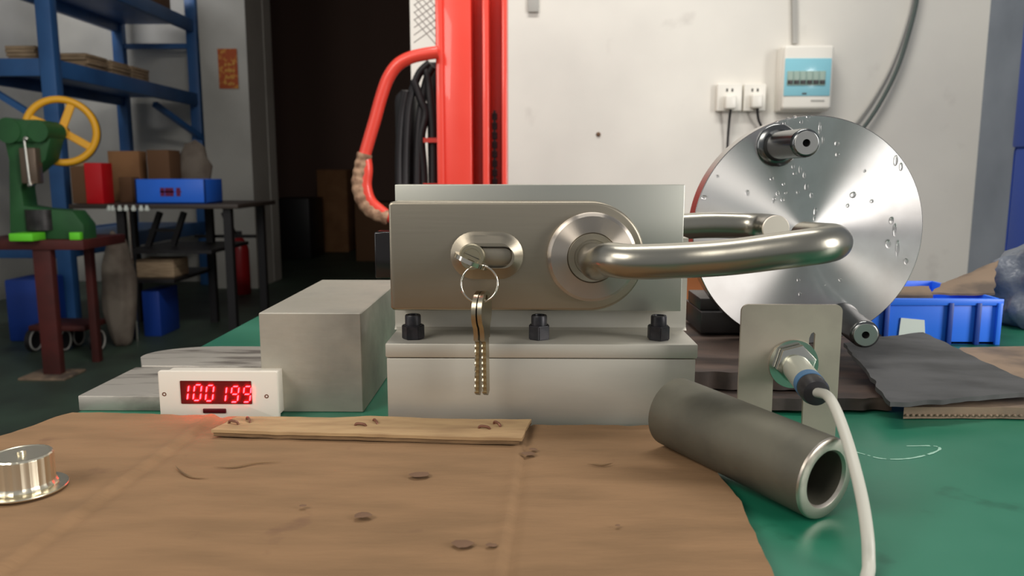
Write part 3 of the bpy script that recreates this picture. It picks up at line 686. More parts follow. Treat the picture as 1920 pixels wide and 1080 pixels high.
# ================================================================== DARK CARDBOARD PILE (right)
def rough(amp):
    def f(u, v, x, y): return amp * noise.noise(Vector((x * 14, y * 14, 2))) + amp * .4 * noise.noise(Vector((x * 60, y * 60, 7)))
    return f
def layer(name, c, zc_, th_, mt, lab, cat='cardboard', amp=.0012, rag=.003, n=40, par=None, dz=None):
    b = B(); dz = dz or (0, 0, 0, 0)
    patch(b, *[(x, y, zc_ + d) for (x, y), d in zip(c, dz)], n, 18, th_, rough(amp), rag)
    o = obj(name, b, mt, par, ang=60)
    if par is None: tag(o, lab, cat)
    return o
fx = fx1 + .004
pfl = G(1330, 772, TZ + .004); pfr = G(1672, 762, TZ + .004)
layer('cardboard_sheet', [(fx, pfl.y + .004), (pfr.x, pfr.y), (pfr.x + .10, .74), (fx, .74)], TZ + .010, .008, m_cardbrown, 'grimy brown cardboard layer under the disc, lowest of the dark pile')
l2 = layer('cardboard_sheet', [(fx + .001, pfl.y + .03), (G(1560, 735, TZ + .018).x, pfl.y + .02), (G(1640, 650, TZ + .02).x, .735), (fx + .001, .735)], TZ + .0235, .012, m_cardbrown, 'dark brown cardboard layer bearing the motor block', amp=.0015)
# right: tan bottom board and black folded sheet over it
q0 = G(1690, 787, TZ); 
bt = [(q0.x, q0.y), (1.0, q0.y + .004), (.86, .70), (G(1800, 652, TZ + .008).x, .655)]
tan = layer('cardboard_sheet', bt, TZ + .0085, .0075, m_cardtan, 'dirty tan corrugated board at the right table side under the black sheet', amp=.0006, rag=.0016, n=60)
# corrugation fluting visible in its front edge
b = B()
for k in range(130):
    x = q0.x + .003 + k * .0038; yy = q0.y - .0006 + (x - q0.x) * .008
    if x > q0.x + .42: break
    c = V(x, yy, TZ + .0032); t = B(); bmesh.ops.create_icosphere(t, subdivisions=1, radius=.0012)
    for v in t.verts: v.co = Vector((v.co.x, v.co.y * .5, v.co.z * .8)) + c
    merge(b, t)
obj('fluting', b, m_cardtan, tan, kind='stuff')
A = G(1672, 755, TZ + .016); Bq = G(1965, 732, TZ + .016); Cq = G(1728, 622, TZ + .0255); Dq = G(1582, 642, TZ + .0265)
blk = B()
patch(blk, A, Bq, Cq, Dq, 60, 40, .003, rough(.0012), .0022)
bs = obj('black_sheet', blk, m_cardblack, ang=60); tag(bs, 'bent black grimy cardboard sheet on top of the right hand pile', 'cardboard')
# ================================================================== BLUE CRATE behind
YC = .705
cx0, cx1 = P(1654, 600, YC).x - .03, P(1875, 600, YC).x; cz1 = P(1760, 560, YC).z
cr = thing('parts_crate', 'bright blue ribbed plastic crate with brown scraps behind the cardboard pile', 'crate', V((cx0 + cx1) / 2, YC + .06, TZ))
cd_ = .12
bm = B()
for a, b in (((cx0, YC, TZ), (cx1, YC + .003, cz1)), ((cx0, YC + cd_ - .003, TZ), (cx1, YC + cd_, cz1)), ((cx0, YC, TZ), (cx0 + .003, YC + cd_, cz1)), ((cx1 - .003, YC, TZ), (cx1, YC + cd_, cz1)), ((cx0, YC, TZ), (cx1, YC + cd_, TZ + .003))):
    box(bm, a, b, .0006)
box(bm, (cx0 - .001, YC - .0022, cz1 - .006), (cx1 + .001, YC, cz1), .0006)
obj('crate_body', bm, m_bin, cr)
for px in (1660, 1779, 1831, 1870):
    x = P(px, 600, YC).x; bm = B(); box(bm, (x - .0022, YC - .0035, TZ), (x + .0022, YC, cz1 - .0035), .0006); obj('rib', bm, m_bindark if px != 1870 else m_bin, cr)
bm = B(); a = P(1689, 600, YC - .001); b = P(1733, 630, YC - .001); prism(bm, [(a.x, a.z + .002), (b.x - .001, a.z), (b.x + .001, b.z - .002), (a.x - .001, b.z)], XZ, YC - .0012, YC - .0004); obj('paper_label', bm, m_paper, cr, ang=0, label='torn white paper label')
sc = B(); 
patch(sc, (P(1745, 560, .73).x, .73, cz1 + .001), (P(1862, 560, .73).x, .73, cz1 + .001), (P(1862, 560, .80).x, .80, cz1 + .026), (P(1770, 560, .79).x, .79, cz1 + .004), 14, 8, .002, rough(.002), .003)
tag(obj('cardboard_scrap', sc, m_cardtan, ang=60), 'crumpled brown cardboard scrap sticking out of the blue crate', 'scrap')
sc = B(); patch(sc, (cx0 + .006, .712, cz1 + .002), (P(1740, 560, .72).x, .712, cz1 + .002), (P(1740, 560, .74).x, .74, cz1 + .006), (cx0 + .006, .74, cz1 + .006), 10, 4, .004, rough(.001), .002)
tag(obj('cardboard_scrap', sc, m_cardtan, ang=60), 'flat brown strip lying along the left rim of the blue crate', 'scrap')
# second blue tub behind
YT = .84; a = P(1600, 600, YT); b = P(1778, 600, YT)
t2 = thing('parts_tub', 'blue plastic tub with slanting rim behind the bright blue crate', 'tub', V((a.x + b.x) / 2, YT + .05, TZ))
z1a, z1b = P(1700, 522, YT).z, P(1778, 541, YT).z
bm = B(); prism(bm, [(a.x, TZ), (b.x, TZ), (b.x, z1b), ((a.x + b.x) / 2 + .02, (z1a + z1b) / 2 - .004), (a.x, z1a + .01)], XZ, YT, YT + .004); obj('front_wall', bm, m_bindark, t2)
bm = B(); prism(bm, [(a.x, TZ), (b.x, TZ), (b.x, z1b - .01), (a.x, z1a - .01)], XZ, YT + .09, YT + .094); obj('rear_wall', bm, m_bin, t2)
for x in (a.x, b.x - .004):
    bm = B(); box(bm, (x, YT + .004, TZ), (x + .004, YT + .09, z1b - .01)); obj('side_wall', bm, m_bin, t2)
# plastic film heap right of the crate
bm = B(); c = V(P(1925, 600, .80).x + .03, .80, TZ)
t = B(); bmesh.ops.create_icosphere(t, subdivisions=4, radius=1)
for v in t.verts:
    n_ = noise.noise(v.co * 2.5) * .25 + noise.noise(v.co * 6) * .1
    p = v.co * (1 + n_); v.co = Vector((c.x + p.x * .062, c.y + p.y * .055, max(TZ, TZ + .028 + p.z * .062)))
merge(bm, t); tag(obj('film_bundle', bm, m_film, ang=80), 'crumpled grey blue plastic film heap at the right edge', 'plastic film')
# hanging blue bags on the right
bm = B(); box(bm, (P(1888, 400, 2.42).x, 2.28, P(1900, 518, 2.3).z), (XR - .002, 2.42, P(1900, 270, 2.3).z), .02, 4)
bg = obj('blue_sack', bm, m_bindark, ang=60); tag(bg, 'dark blue plastic sack hanging at the right edge of the picture', 'bag')
bm = B(); box(bm, (P(1903, 200, 2.42).x, 2.30, P(1900, 275, 2.3).z), (XR - .002, 2.42, P(1900, -60, 2.3).z), .008); obj('neck', bm, m_bindark, bg)
# ================================================================== WALL FITTINGS
YW = 2.65
def Wp(px, py, d=0): return P(px, py, YW - d)
bxt = thing('breaker_box', 'white plastic breaker box with cyan window on the white wall', 'breaker box', V(Wp(1515, 205).x, YW - .05, Wp(1515, 207).z))
a, b = P(1466, 205, YW - .085), P(1566, 84, YW - .085)
bm = B(); box(bm, (a.x - .0, YW - .06, a.z - .004), (b.x + .004, YW, b.z + .002), .006, 3); obj('back_box', bm, m_socket, bxt)
bm = B(); box(bm, (a.x, YW - .085, a.z), (b.x, YW - .055, b.z), .010, 4); obj('front_cover', bm, m_socket, bxt)
w0, w1 = P(1469, 180, YW - .087), P(1560, 109, YW - .087)
bm = B(); box(bm, (w0.x, YW - .088, w0.z), (w1.x, YW - .084, w1.z), .002); wn = obj('window', bm, m_brkwin, bxt, label='cyan tinted flip window')
s0_, s1_ = P(1475, 160, YW - .09), P(1549, 133, YW - .09)
n_b = 6
for k in range(n_b):
    xx0 = s0_.x + (s1_.x - s0_.x) * k / n_b; xx1 = s0_.x + (s1_.x - s0_.x) * (k + 1) / n_b
    bm = B(); box(bm, (xx0 + .0006, YW - .0905, s0_.z), (xx1 - .0006, YW - .087, s1_.z), .0006); br = obj('breaker', bm, m_breaker, wn)
    bm = B(); box(bm, (xx0 + .002, YW - .0925, s0_.z + .004), (xx1 - .002, YW - .0905, s0_.z + .016), .0005); obj('toggle', bm, m_blkside, br)
bm = B(); box(bm, P(1520, 190, YW - .0855), P(1546, 187, YW - .087)); obj('maker_mark', bm, m_gauze, bxt)
bm = B(); box(bm, P(1504, 177, YW - .089), P(1512, 174, YW - .087)); obj('window_tab', bm, m_blkside, wn)
for i, (pxa, pxb, plx, ply, lab) in enumerate(((1344, 1393, 1369, 192, 'left one of the two white wall sockets with a plug in it'), (1394, 1438, 1418, 190, 'right wall socket with a plug, beside the breaker box'))):
    a, b = P(pxa, 208, YW - .03), P(pxb, 157, YW - .03)
    so = thing('wall_socket', lab, 'socket', V((a.x + b.x) / 2, YW - .015, a.z), 'white wall sockets')
    bm = B(); box(bm, (a.x, YW - .03, a.z), (b.x - .0006, YW, b.z), .003, 3); obj('face_plate', bm, m_socket, so)
    for dx in (-7, 3):
        bm = B(); box(bm, P((pxa + pxb) / 2 + dx, 172, YW - .0305), P((pxa + pxb) / 2 + dx + 3.5, 166, YW - .0298)); obj('pin_slot', bm, m_hole, so, ang=0)
    pc = P(plx, ply, YW - .045)
    pg = thing('mains_plug', ('white square mains plug in the left socket' if i == 0 else 'white square mains plug in the right socket'), 'plug', pc, 'mains plugs in the wall')
    bm = B(); box(bm, (pc.x - .018, YW - .062, pc.z - .022), (pc.x + .018, YW - .03, pc.z + .022), .006, 3); obj('plug_body', bm, m_socket, pg)
    bm = B(); zf = pc.z - .016
    if i == 0: pts = [V(pc.x + .003, YW - .045, zf), V(pc.x + .003, YW - .03, zf - .05), V(pc.x + .004, YW - .015, zf - .16), V(pc.x + .004, YW - .01, zf - .5)]
    else: pts = [V(pc.x + .004, YW - .045, zf), V(pc.x + .014, YW - .03, zf - .04), V(pc.x + .04, YW - .015, zf - .1), V(pc.x + .07, YW - .01, zf - .3), V(pc.x + .07, YW - .01, zf - .5)]
    tube(bm, pts, .0042, 10, 6); obj('cord', bm, m_blackm, pg)
bm = B()
tube(bm, [P(1725, -60, YW - .03), P(1719, 0, YW - .03), P(1704, 62, YW - .03), P(1682, 130, YW - .03), P(1652, 190, YW - .03), P(1620, 238, YW - .03), P(1575, 290, YW - .02), P(1540, 400, YW - .02)], .0065, 10, 6)
tag(obj('cable_and_shadow', bm, mat('dark_grey_cable', (74, 84, 80), 0, .5)), 'dark cable hanging in a curve on the wall right of the breaker box', 'cable')
bm = B()  # cast shadow of the dark cable, built as a thin grey strand
tube(bm, [P(1716, -60, YW - .012), P(1710, 0, YW - .012), P(1694, 62, YW - .012), P(1668, 130, YW - .012), P(1634, 190, YW - .012), P(1598, 238, YW - .012), P(1560, 280, YW - .012)], .004, 8, 6)
tag(obj('cable_and_shadow', bm, m_gauze), 'shadow of the dark hanging cable modelled as a thin pale grey strand', 'cable')
# ================================================================== RED STACKER
YM = 2.0
def M_(px, py=200, y=YM): return P(px, py, y).x
zt_m = P(850, -140, YM).z
stk = thing('pallet_stacker', 'red pallet stacker with tall mast and bent tube handle', 'stacker', V(M_(870), YM + .1, 0))
def col(x0, x1, y0, y1, nm, mt=m_red, par=stk, z0=.06, z1=None, bev=.004):
    b = B(); box(b, (x0, y0, z0), (x1, y1, zt_m if z1 is None else z1), bev, 2); return obj(nm, b, mt, par)
xa = M_(819); xb = M_(884); xc_ = M_(905); xd_ = M_(917); xe = M_(941); xf = M_(951)
col(xa, xa + .018, YM - .012, YM + .10, 'mast_edge'); col(xa + .012, xb, YM, YM + .02, 'mast_face')
col(xb - .004, xc_ + .004, YM + .125, YM + .14, 'mast_web'); col(xb - .012, xb, YM + .02, YM + .14, 'mast_flange')
col(xc_, xd_, YM - .008, YM + .14, 'inner_mast'); col(xd_ - .004, xe + .004, YM + .12, YM + .135, 'inner_web'); col(xe, xf, YM - .004, YM + .135, 'outer_edge')
bm = B(); k = 0; z = .3; xm = (xd_ + xe) / 2 - .004
while z < P(900, 210, YM).z:
    box(bm, (xm - .007, YM + .035, z), (xm + .007, YM + .050, z + .018), .002, 1); box(bm, (xm - .003, YM + .03, z + .016), (xm + .003, YM + .055, z + .024)); z += .024
obj('lift_chain', bm, m_blackm, stk)
bm = B(); box(bm, (M_(700), YM + .05, .0), (M_(1000), YM + .35, .12), .01); obj('chassis', bm, m_red, stk)
for y in (YM + .05, YM + .25):
    pass
hy = YM - .03
hp = [(822, 98), (800, 101), (770, 108), (745, 122), (727, 148), (714, 185), (703, 225), (692, 262), (684, 290)]
bm = B(); tube(bm, [P(x, y, hy) for x, y in hp], .0155, 20, 8); obj('push_handle', bm, m_red, stk, ang=60)
tp = [(684, 288), (677, 318), (673, 348), (682, 378), (700, 397), (728, 408)]
bm = B(); tube(bm, [P(x, y, hy) for x, y in tp], lambda s: .0185 + .0012 * math.sin(s * 60), 20, 10); obj('grip_wrap', bm, m_tape, stk, ang=60, label='worn tan tape wrapped around the handle')
bm = B(); tube(bm, [P(x, y, hy) for x, y in ((684, 288), (688, 318), (686, 348), (694, 376), (712, 394), (735, 408), (790, 425), (822, 430))], .0150, 16, 8); obj('handle_return', bm, m_red, stk, ang=60)
for py in (263, 348):
    bm = B(); obox(bm, P(794, py, YM + .05), P(824, py, YM + .05), .012, .012); obj('rung', bm, m_red, stk)
# hydraulic hoses and dark pump housing beside the mast
for pts in (((806, 118), (785, 140), (768, 190), (762, 250), (760, 330), (760, 420)), ((812, 125), (800, 150), (790, 200), (784, 270), (782, 420)), ((775, 150), (790, 190), (798, 215), (790, 260), (795, 330), (794, 420)), ((800, 130), (806, 180), (812, 260), (812, 420)), ((760, 170), (752, 220), (748, 300), (750, 420))):
    bm = B(); tube(bm, [P(x, y, YM + .06 + .01 * random.random()) for x, y in pts], .0105, 12, 6); obj('hydraulic_hose', bm, m_blackm, stk)
bm = B(); box(bm, P(742, 420, YM + .12), P(787, 172, YM + .20), .03, 3); obj('pump_housing', bm, m_blackm, stk, label='black pump housing')
bm = B(); box(bm, P(804, 420, YM + .10), P(822, 120, YM + .14), .004); obj('guard_strip', bm, m_blackm, stk)
# wire guard mesh to the left of the mast
bm = B()
for k in range(16):
    y0 = -90 + k * 14
    for (xa_, ya_, xb_, yb__) in ((776, y0, 818, y0 + 48), (818, y0, 776, y0 + 30)):
        if yb__ < 88: tube(bm, [P(xa_, ya_, YM + .12), P(xb_, yb__, YM + .12)], .0014, 5, 1)
obj('wire_guard', bm, m_gauze, stk, kind='stuff')
# ================================================================== BLUE RACK (left bay)
def rackpost(px, py, Y): p = P(px, py, Y); return p.x
Ya, Yb = 4.60, 6.62; xa1 = P(82, 150, Ya).x; xb1 = P(379, 190, Yb).x; XRk = (xa1 + xb1) / 2; dp = .62
rk = thing('storage_rack', 'blue steel storage rack with two shelf levels in the dim left bay', 'rack', V(XRk - .3, 5.6, 0))
ztop = 3.0; za = P(379, 176, Yb).z; zb2 = P(379, 38, Yb).z
for (x, y) in ((XRk, Ya), (XRk, Yb), (XRk - dp, Ya), (XRk - dp, Yb)):
    b = B(); w = .045
    box(b, (x - w, y - .035, 0), (x + w, y + .035, ztop), .006); obj('post', b, m_blue, rk)
for z in (zb2, za, .55):
    b = B(); box(b, (XRk - .02, Ya, z - .10), (XRk + .025, Yb, z), .004); obj('side_beam', b, m_blue, rk)
    b = B(); box(b, (XRk - dp, Ya - .02, z - .10), (XRk, Ya + .025, z), .004); obj('end_beam', b, m_blue, rk)
    b = B(); box(b, (XRk - dp, Ya, z - .03), (XRk, Yb, z - .01)); obj('shelf_panel', b, m_blue, rk)
    b = B(); box(b, (XRk - dp - .02, Ya, z - .10), (XRk - dp + .025, Yb, z), .004); obj('side_beam', b, m_blue, rk)
b = B(); zz = P(300, 87, Yb).z; box(b, (XRk - dp, Yb - .02, zz - .02), (XRk, Yb + .02, zz + .02)); obj('cross_tie', b, m_blue, rk)
b = B(); obox(b, P(290, 195, Yb - .5), P(383, 262, Yb), .04, .04); obj('brace', b, m_blue, rk)
b = B(); obox(b, P(-10, 172, Ya), P(60, 215, Ya), .035, .035); obj('brace', b, m_blue, rk)
# kraft bundles on the shelf
for i, (x0, x1, h, lab) in enumerate(((10, 70, 22, 'leftmost pale kraft bundle on the blue shelf'), (100, 170, 24, 'kraft bundle right of the near rack post'), (150, 215, 22, 'kraft bundle in the middle of the blue shelf'), (188, 248, 24, 'rightmost thick kraft bundle on the blue shelf'))):
    Yq = 4.75 + i * .30; p = P(x0, 130, Yq); q = P(x1, 130, Yq)
    g = thing('paper_bundle', lab, 'bundle', V((p.x + q.x) / 2, Yq + .2, za), 'kraft bundles on the blue shelf')
    xl0 = max(p.x, XRk - dp + .02); xl1 = min(q.x, XRk - .03)
    if xl1 - xl0 < .12: xl0, xl1 = XRk - .42, XRk - .05
    for k in range(5):
        b = B(); box(b, (xl0 + .01 * random.random(), Yq + .02 * random.random(), za - .008 + k * .022), (xl1 - .02 * random.random(), Yq + .26, za - .008 + k * .022 + .02), .004); obj('ply', b, m_kraft, g)
b = B(); box(b, (XRk - .40, 6.0, zb2 - .009), (XRk - .05, 6.35, zb2 + .3), .004)
tag(obj('top_carton', b, m_boxd), 'brown carton on the top shelf of the blue rack', 'carton')
# ================================================================== POSTER
b = B(); p, q = P(411, 166, 6.37), P(443, 91, 6.37); box(b, (p.x, 6.374, p.z), (q.x, 6.38, q.z))
ps = obj('wall_poster', b, m_post, ang=0); tag(ps, 'small orange paper couplet pasted on the grey pillar', 'poster')
b = B()
for k, yy in enumerate((122, 134, 146, 158)):
    for j in range(4):
        cx = 421 + 5 * j + random.random() * 2; cy2 = yy + random.random() * 3
        box(b, P(cx, cy2, 6.373), P(cx + 3, cy2 - 3 - random.random() * 4, 6.371))
obj('print_mark', b, m_gold, ps, ang=0)
# ================================================================== DARK WORKBENCH (left bay)
zbch = .956 - .172; bY0, bY1 = 4.32, 4.98
bx0, bx1 = P(128, 380, bY0).x, P(497, 375, bY1 - .2).x
wb = thing('steel_workbench', 'dark steel workbench in the left bay carrying cartons', 'workbench', V((bx0 + bx1) / 2, 4.6, 0))
b = B(); box(b, (bx0, bY0, zbch - .025), (bx1, bY1, zbch), .003); obj('bench_top', b, m_topdark, wb)
for x, y in ((P(228, 400, bY0 + .06).x, bY0 + .06), (bx1 - .08, bY0 + .06), (bx0 + .05, bY1 - .06), (bx1 - .08, bY1 - .06), (P(395, 450, bY1 - .06).x, bY1 - .06)):
    b = B(); box(b, (x - .022, y - .022, 0), (x + .022, y + .022, zbch - .025)); obj('leg', b, m_blackm, wb)
b = B(); x = P(234, 400, bY0 + .02).x; cyl(b, (x + .02, bY0 + .02, 0), (x + .02, bY0 + .02, zbch - .03), .009, 12); obj('bright_rod', b, m_chrome, wb, label='thin bright steel rod')
b = B(); box(b, (P(232, 440, bY0 + .1).x, bY0 + .06, .50), (P(400, 440, bY0 + .1).x, bY1, .52)); obj('lower_shelf', b, m_blackm, wb)
for (xa_, ya_, xb_, yb__) in ((300, 398, 275, 470), (345, 398, 325, 460), (420, 398, 438, 440)):
    b = B(); obox(b, P(xa_, ya_, bY0 + .3), P(xb_, yb__, bY0 + .3), .03, .03); obj('strut', b, m_blackm, wb)
b = B(); obox(b, P(280, 432, bY0 + .3), P(335, 432, bY0 + .3), .02, .02); obox(b, P(365, 443, bY1), P(480, 443, bY1), .02, .02); obj('rail', b, m_blackm, wb)
for k, px in enumerate((206, 213, 226, 238, 252, 266, 277)):
    p = P(px, 383, bY0); b = B(); lathe(b, V(p.x, bY0 - .012, zbch - .005), (0, 0, -1), [(0, 0), (.008, 0), (.008, .012), (.014, .015), (.012, .03), (0, .034)], 10)
    tag(obj('hook_peg', b, m_paper), 'little white peg hanging on the dark bench front edge', 'peg', 'white pegs on the bench edge')
# cartons on the bench
def carton(x0, x1, yt, Y, d, mt, lab, ybase=None, cat='carton', nm='carton'):
    p = P(x0, 340, Y); q = P(x1, 340, Y + d); z1 = P((x0 + x1) / 2, yt, Y).z; z0 = zbch if ybase is None else ybase
    b = B(); box(b, (p.x, Y, z0), (q.x, Y + d, z1), .004); o = obj(nm, b, mt); tag(o, lab, cat); return o, z1, p.x, q.x
o1, z1, x0, x1 = carton(133, 192, 312, 4.42, .12, m_boxd, 'dark brown carton with red tape beside the yellow handwheel')
b = B(); box(b, (x1 - .03, 4.41, zbch), (x1 + .07, 4.53, z1 + .02), .004); obj('red_wrap', b, m_redtape, o1, label='bright red tape wrap')
b = B(); box(b, (x0 + .01, 4.43, z1), (x1 - .02, 4.6, z1 + .022), .003); obj('pale_lid', b, m_kraft, o1, label='cream paper lid')
_, zc1, _, _ = carton(222, 262, 332, 4.60, .10, m_boxd, 'short dull brown carton left of the blue crate')
_, z2, _, _ = carton(205, 278, 283, 4.80, .10, m_box, 'light brown carton tallest behind the red taped one')
carton(278, 341, 281, 4.74, .16, m_boxd, 'dark brown open carton above the blue crate')
Yt = 4.40; p = P(255, 378, Yt); q = P(386, 378, Yt); zt3 = P(320, 336, Yt).z
tr = thing('blue_tray', 'blue plastic tray crate with maroon stencil on the dark bench', 'crate', V((p.x + q.x) / 2, Yt + .2, zbch))
b = B()
for a_, b_2 in (((p.x, Yt, zbch), (q.x, Yt + .01, zt3)), ((p.x, Yt + .24, zbch), (q.x, Yt + .25, zt3)), ((p.x, Yt, zbch), (p.x + .01, Yt + .25, zt3)), ((q.x - .01, Yt, zbch), (q.x, Yt + .25, zt3)), ((p.x, Yt, zbch), (q.x, Yt + .25, zbch + .01))): box(b, a_, b_2, .002)
obj('tray_body', b, m_bin, tr)
b = B()
for px in (301, 310, 318, 331):
    box(b, P(px, 368, Yt - .002), P(px + 7, 352, Yt + .001))
    box(b, P(px - 1, 361, Yt - .002), P(px + 9, 358, Yt + .001))
obj('stencil_mark', b, m_ink, tr, ang=0)
b = B(); t = B(); bmesh.ops.create_icosphere(t, subdivisions=3, radius=1)
c = P(350, 290, 4.80); c.x += .02; c.y = 4.85
for v in t.verts: v.co = Vector((P(362, 300, 4.93).x + v.co.x * .11 * (1 + .3 * noise.noise(v.co * 2)), 4.935 + v.co.y * .04, max(zbch, zbch + .17 + v.co.z * .2 * (1 + .25 * noise.noise(v.co * 3)))))
merge(b, t); tag(obj('plastic_bag', b, m_sack, ang=80), 'crumpled pale plastic bag heaped behind the cartons on the bench', 'bag')
# under the bench
zsh = P(300, 521, 4.45).z
b = B(); box(b, (P(232, 440, bY0 + .1).x, bY0 + .06, zsh - .02), (P(400, 440, bY1).x, bY1, zsh)); obj('lower_shelf', b, m_blackm, wb)
p, q = P(243, 465, 4.45), P(352, 465, 4.65); b = B(); box(b, (p.x + .03, 4.45, zsh + .001), (q.x, 4.65, P(300, 487, 4.45).z), .006)
tag(obj('white_carton', b, m_kraft), 'long cream carton on the lower shelf of the dark bench', 'carton')
b = B(); box(b, (p.x + .05, 4.45, 0), (q.x - .1, 4.70, P(300, 545, 4.45).z), .006)
tag(obj('blue_bin', b, m_bindark), 'dark blue bin on the floor under the bench', 'bin')
# fire extinguisher
p = P(453, 540, 6.1); z1 = P(453, 445, 6.1).z
fe = thing('fire_extinguisher', 'dark red fire extinguisher standing at the right end of the bench', 'fire extinguisher', V(p.x, 6.1, 0))
b = B(); lathe(b, V(p.x, 6.1, 0), (0, 0, 1), [(0, 0), (.068, 0), (.072, .01), (.072, z1 - .1), (.055, z1 - .04), (.025, z1), (0, z1)], 24); obj('cylinder', b, m_extin, fe)
b = B(); box(b, (p.x - .03, 6.08, z1), (p.x + .02, 6.12, z1 + .05), .004); obj('valve', b, m_blackm, fe)
# low hand cart in the shadow behind the press stand
cart = thing('hand_cart', 'low dark hand cart with pale rimmed wheels in the shadow behind the press stand', 'cart', (P(125, 600, 4.08).x, 4.1, 0))
xa9, xb9 = P(64, 600, 4.08).x, P(183, 600, 4.08).x
b = B(); box(b, (xa9 + .02, 3.99, .125), (xb9 - .02, 4.22, .155), .008); obj('deck', b, m_maroon, cart)
for (xx, yy) in ((xa9, 4.06), (xa9 + .16, 4.06), (xb9, 4.06), (xa9 + .16, 4.19)):
    b = B(); lathe(b, V(xx - .012, yy, .062), (1, 0, 0), [(0, 0), (.062, 0), (.062, .024), (0, .024)], 24); wq = obj('wheel', b, m_blackm, cart)
    b = B(); tube(b, [V(xx + .014, yy + math.cos(a) * .052, .062 + math.sin(a) * .052) for a in [2 * math.pi * i / 24 for i in range(24)]], .005, 8, closed=True); obj('pale_rim', b, m_gauze, wq)
# grey sack
b = B(); t = B(); bmesh.ops.create_icosphere(t, subdivisions=4, radius=1); c = P(228, 600, 4.22)
for v in t.verts:
    w = 1 + .12 * noise.noise(v.co * 2.2); v.co = Vector((c.x + v.co.x * .09 * w, 4.22 + v.co.y * .08 * w, max(0, .30 + v.co.z * .33 * w)))
merge(b, t); tag(obj('grey_sack', b, m_sack, ang=80), 'tall grey woven sack slumped on the floor beside the press stand', 'sack')
# ================================================================== ARBOR PRESS ON STAND
YQ = 3.62
def A_(px, py, dy=0): return P(px, py, YQ + dy)
sx_a, sx_b = A_(-40, 450).x, A_(178, 450).x; zst = A_(80, 447).z
sd_ = thing('press_stand', 'maroon steel angle stand under the green press', 'stand', V(A_(80, 450).x, YQ, 0))
b = B(); box(b, (sx_a, YQ - .10, zst - .045), (sx_b, YQ + .28, zst), .003); obj('stand_top', b, m_maroon, sd_)
for (px, dy, w) in ((90, -.07, .042), (174, .22, .018), (-30, .22, .018)):
    x = P(px, 560, YQ + dy).x; b = B(); box(b, (x - w, YQ + dy - .02, 0), (x + w, YQ + dy + .02, zst - .045), .002); obj('leg', b, m_maroon, sd_)
b = B(); x = P(90, 560, YQ - .07).x; box(b, (x - .12, YQ - .16, 0), (x + .10, YQ + .02, .012), .003)
tag(obj('floor_board', b, m_cardtan), 'scrap of tan board under the foot of the press stand', 'board')
for o in [o for o in bpy.data.objects if o.name.startswith('leg') and o.parent == sd_][:1]: o.location.z += .012
pr_ = thing('arbor_press', 'green cast iron hand press with yellow spoked handwheel', 'press', V(A_(90, 450).x, YQ, zst))
def zA(py): return A_(90, py).z
def xA(px): return A_(px, 330).x
b = B(); prism(b, [(xA(20), zst), (xA(160), zst), (xA(160), zA(420)), (xA(142), zA(395)), (xA(80), zA(390)), (xA(52), zA(385)), (xA(50), zA(350)), (xA(62), zA(330)), (xA(100), zA(300)), (xA(112), zA(262)), (xA(104), zA(228)), (xA(30), zA(226)), (xA(27), zA(262)), (xA(32), zA(300)), (xA(24), zA(400))][::-1], XZ, YQ - .05, YQ + .06, bev=.006); obj('frame', b, m_ygr, pr_, ang=40)
b = B(); cyl(b, V(xA(42), YQ - .075, zA(246)), V(xA(42), YQ + .07, zA(246)), .058, 32); cyl(b, V(xA(96), YQ - .075, zA(248)), V(xA(96), YQ + .07, zA(248)), .048, 32); box(b, (xA(42), YQ - .07, zA(268)), (xA(96), YQ + .06, zA(226)), .01); obj('gear_head', b, m_ygr, pr_, ang=40)
b = B(); cyl(b, V(xA(10), YQ, zA(256)), V(xA(40), YQ, zA(256)), .018, 16); obj('side_lug', b, m_ygr, pr_)
b = B(); box(b, (xA(62), YQ - .09, zA(344)), (xA(92), YQ - .04, zA(278)), .006); obj('ram', b, mat('worn_steel_ram', (120, 104, 90), .6, .4), pr_)
b = B(); cyl(b, V(xA(79), YQ - .095, zA(342)), V(xA(76), YQ - .095, zA(262)), .006, 10)
for py in (262, 346): lathe(b, V(xA(80), YQ - .095, zA(py)), (0, -1, 0), [(0, -.012), (.010, -.008), (.012, 0), (.010, .008), (0, .012)], 12)
obj('pressing_rod', b, m_chrome, pr_)
b = B(); cyl(b, V(xA(78), YQ - .02, zA(430)), V(xA(78), YQ - .02, zA(392)), .07, 24); obj('anvil', b, m_blkside, pr_)
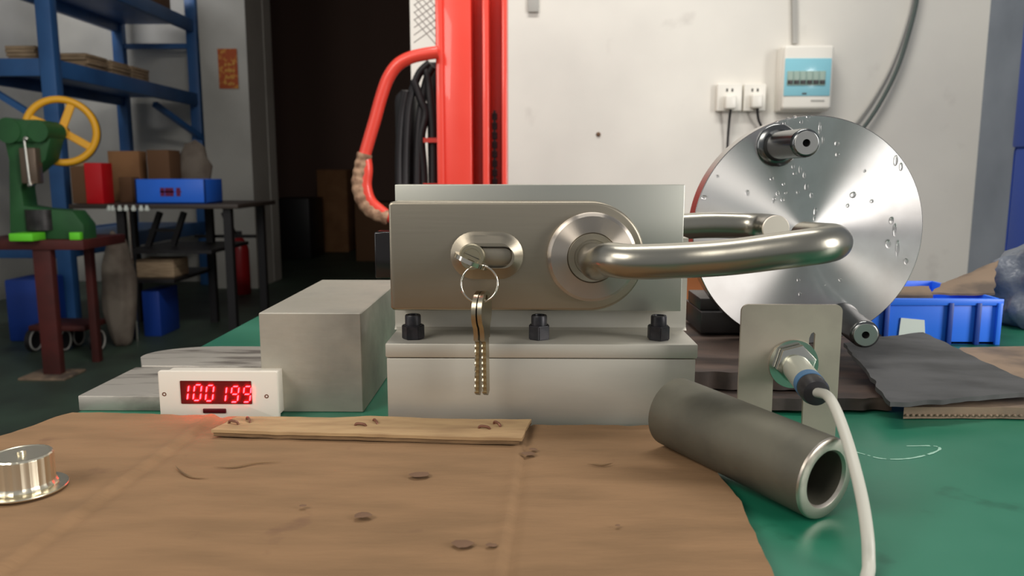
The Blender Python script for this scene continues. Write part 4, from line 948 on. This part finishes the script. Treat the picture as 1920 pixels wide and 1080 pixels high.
for (x0, x1) in ((48, 91), (141, 161)):
    b = B(); box(b, (xA(x0), YQ - .16 if x0 < 100 else YQ - .09, zst), (xA(x1), YQ - .06, zst + .035), .004)
    tag(obj('lime_block', b, m_grn2), ('lime green block in front of the press base' if x0 < 100 else 'small lime green block at the right stand corner'), 'block')
# handwheel
hc = A_(115, 246, .10); hx = P(115, 246, YQ + .10)
wd = Vector((.42, -1, 0)).normalized(); wr = .148
ux2 = V(0, 0, 1); vx2 = wd.cross(ux2).normalized()
b = B(); pts = [hx + (ux2 * math.cos(a) + vx2 * math.sin(a)) * wr for a in [2 * math.pi * i / 64 for i in range(64)]]
tube(b, pts, .017, 14, closed=True); hw_ = obj('handwheel', b, m_yel, pr_, ang=60)
b = B(); pts = [hx - wd * .020 + (ux2 * math.cos(a) + vx2 * math.sin(a)) * (wr + .006) for a in [2 * math.pi * i / 64 for i in range(64)]]; tube(b, pts, .013, 14, closed=True); obj('rim_band', b, m_chrome, hw_, ang=60)
b = B(); cyl(b, hx - wd * .06, hx + wd * .03, .03, 20); obj('hub', b, m_yel, hw_)
for ang_ in (68, -32, 155):
    a = math.radians(ang_); v = (ux2 * math.sin(a) + vx2 * math.cos(a) * (1 if vx2.x > 0 else -1)); b = B(); obox(b, hx, hx + v * wr, .036, .018, .004, up=wd); obj('spoke', b, m_yel, hw_)
# blue bins in the left shadow
b = B(); a = P(15, 610, 4.3); q = P(70, 520, 4.3); box(b, (a.x, 4.3, 0), (q.x, 4.55, P(40, 525, 4.3).z), .01)
tag(obj('blue_bin', b, m_bindark), 'blue bin on the floor behind the left leg of the stand', 'bin')
# dark room contents
for (x0, x1, yt, Y, lab, mt) in ((596, 652, 318, 9.4, 'dim brown carton stacked in the dark doorway', m_box), (512, 580, 372, 8.6, 'low dark crate on the floor of the dark passage', m_blackm), (665, 730, 380, 8.4, 'dark bulky carton low in the dark passage', m_boxd)):
    p = P(x0, 400, Y); q = P(x1, 400, Y); b = B(); box(b, (p.x, Y, 0), (q.x, Y + .6, P(x0, yt, Y).z), .01); tag(obj('stored_carton', b, mt), lab, 'carton')
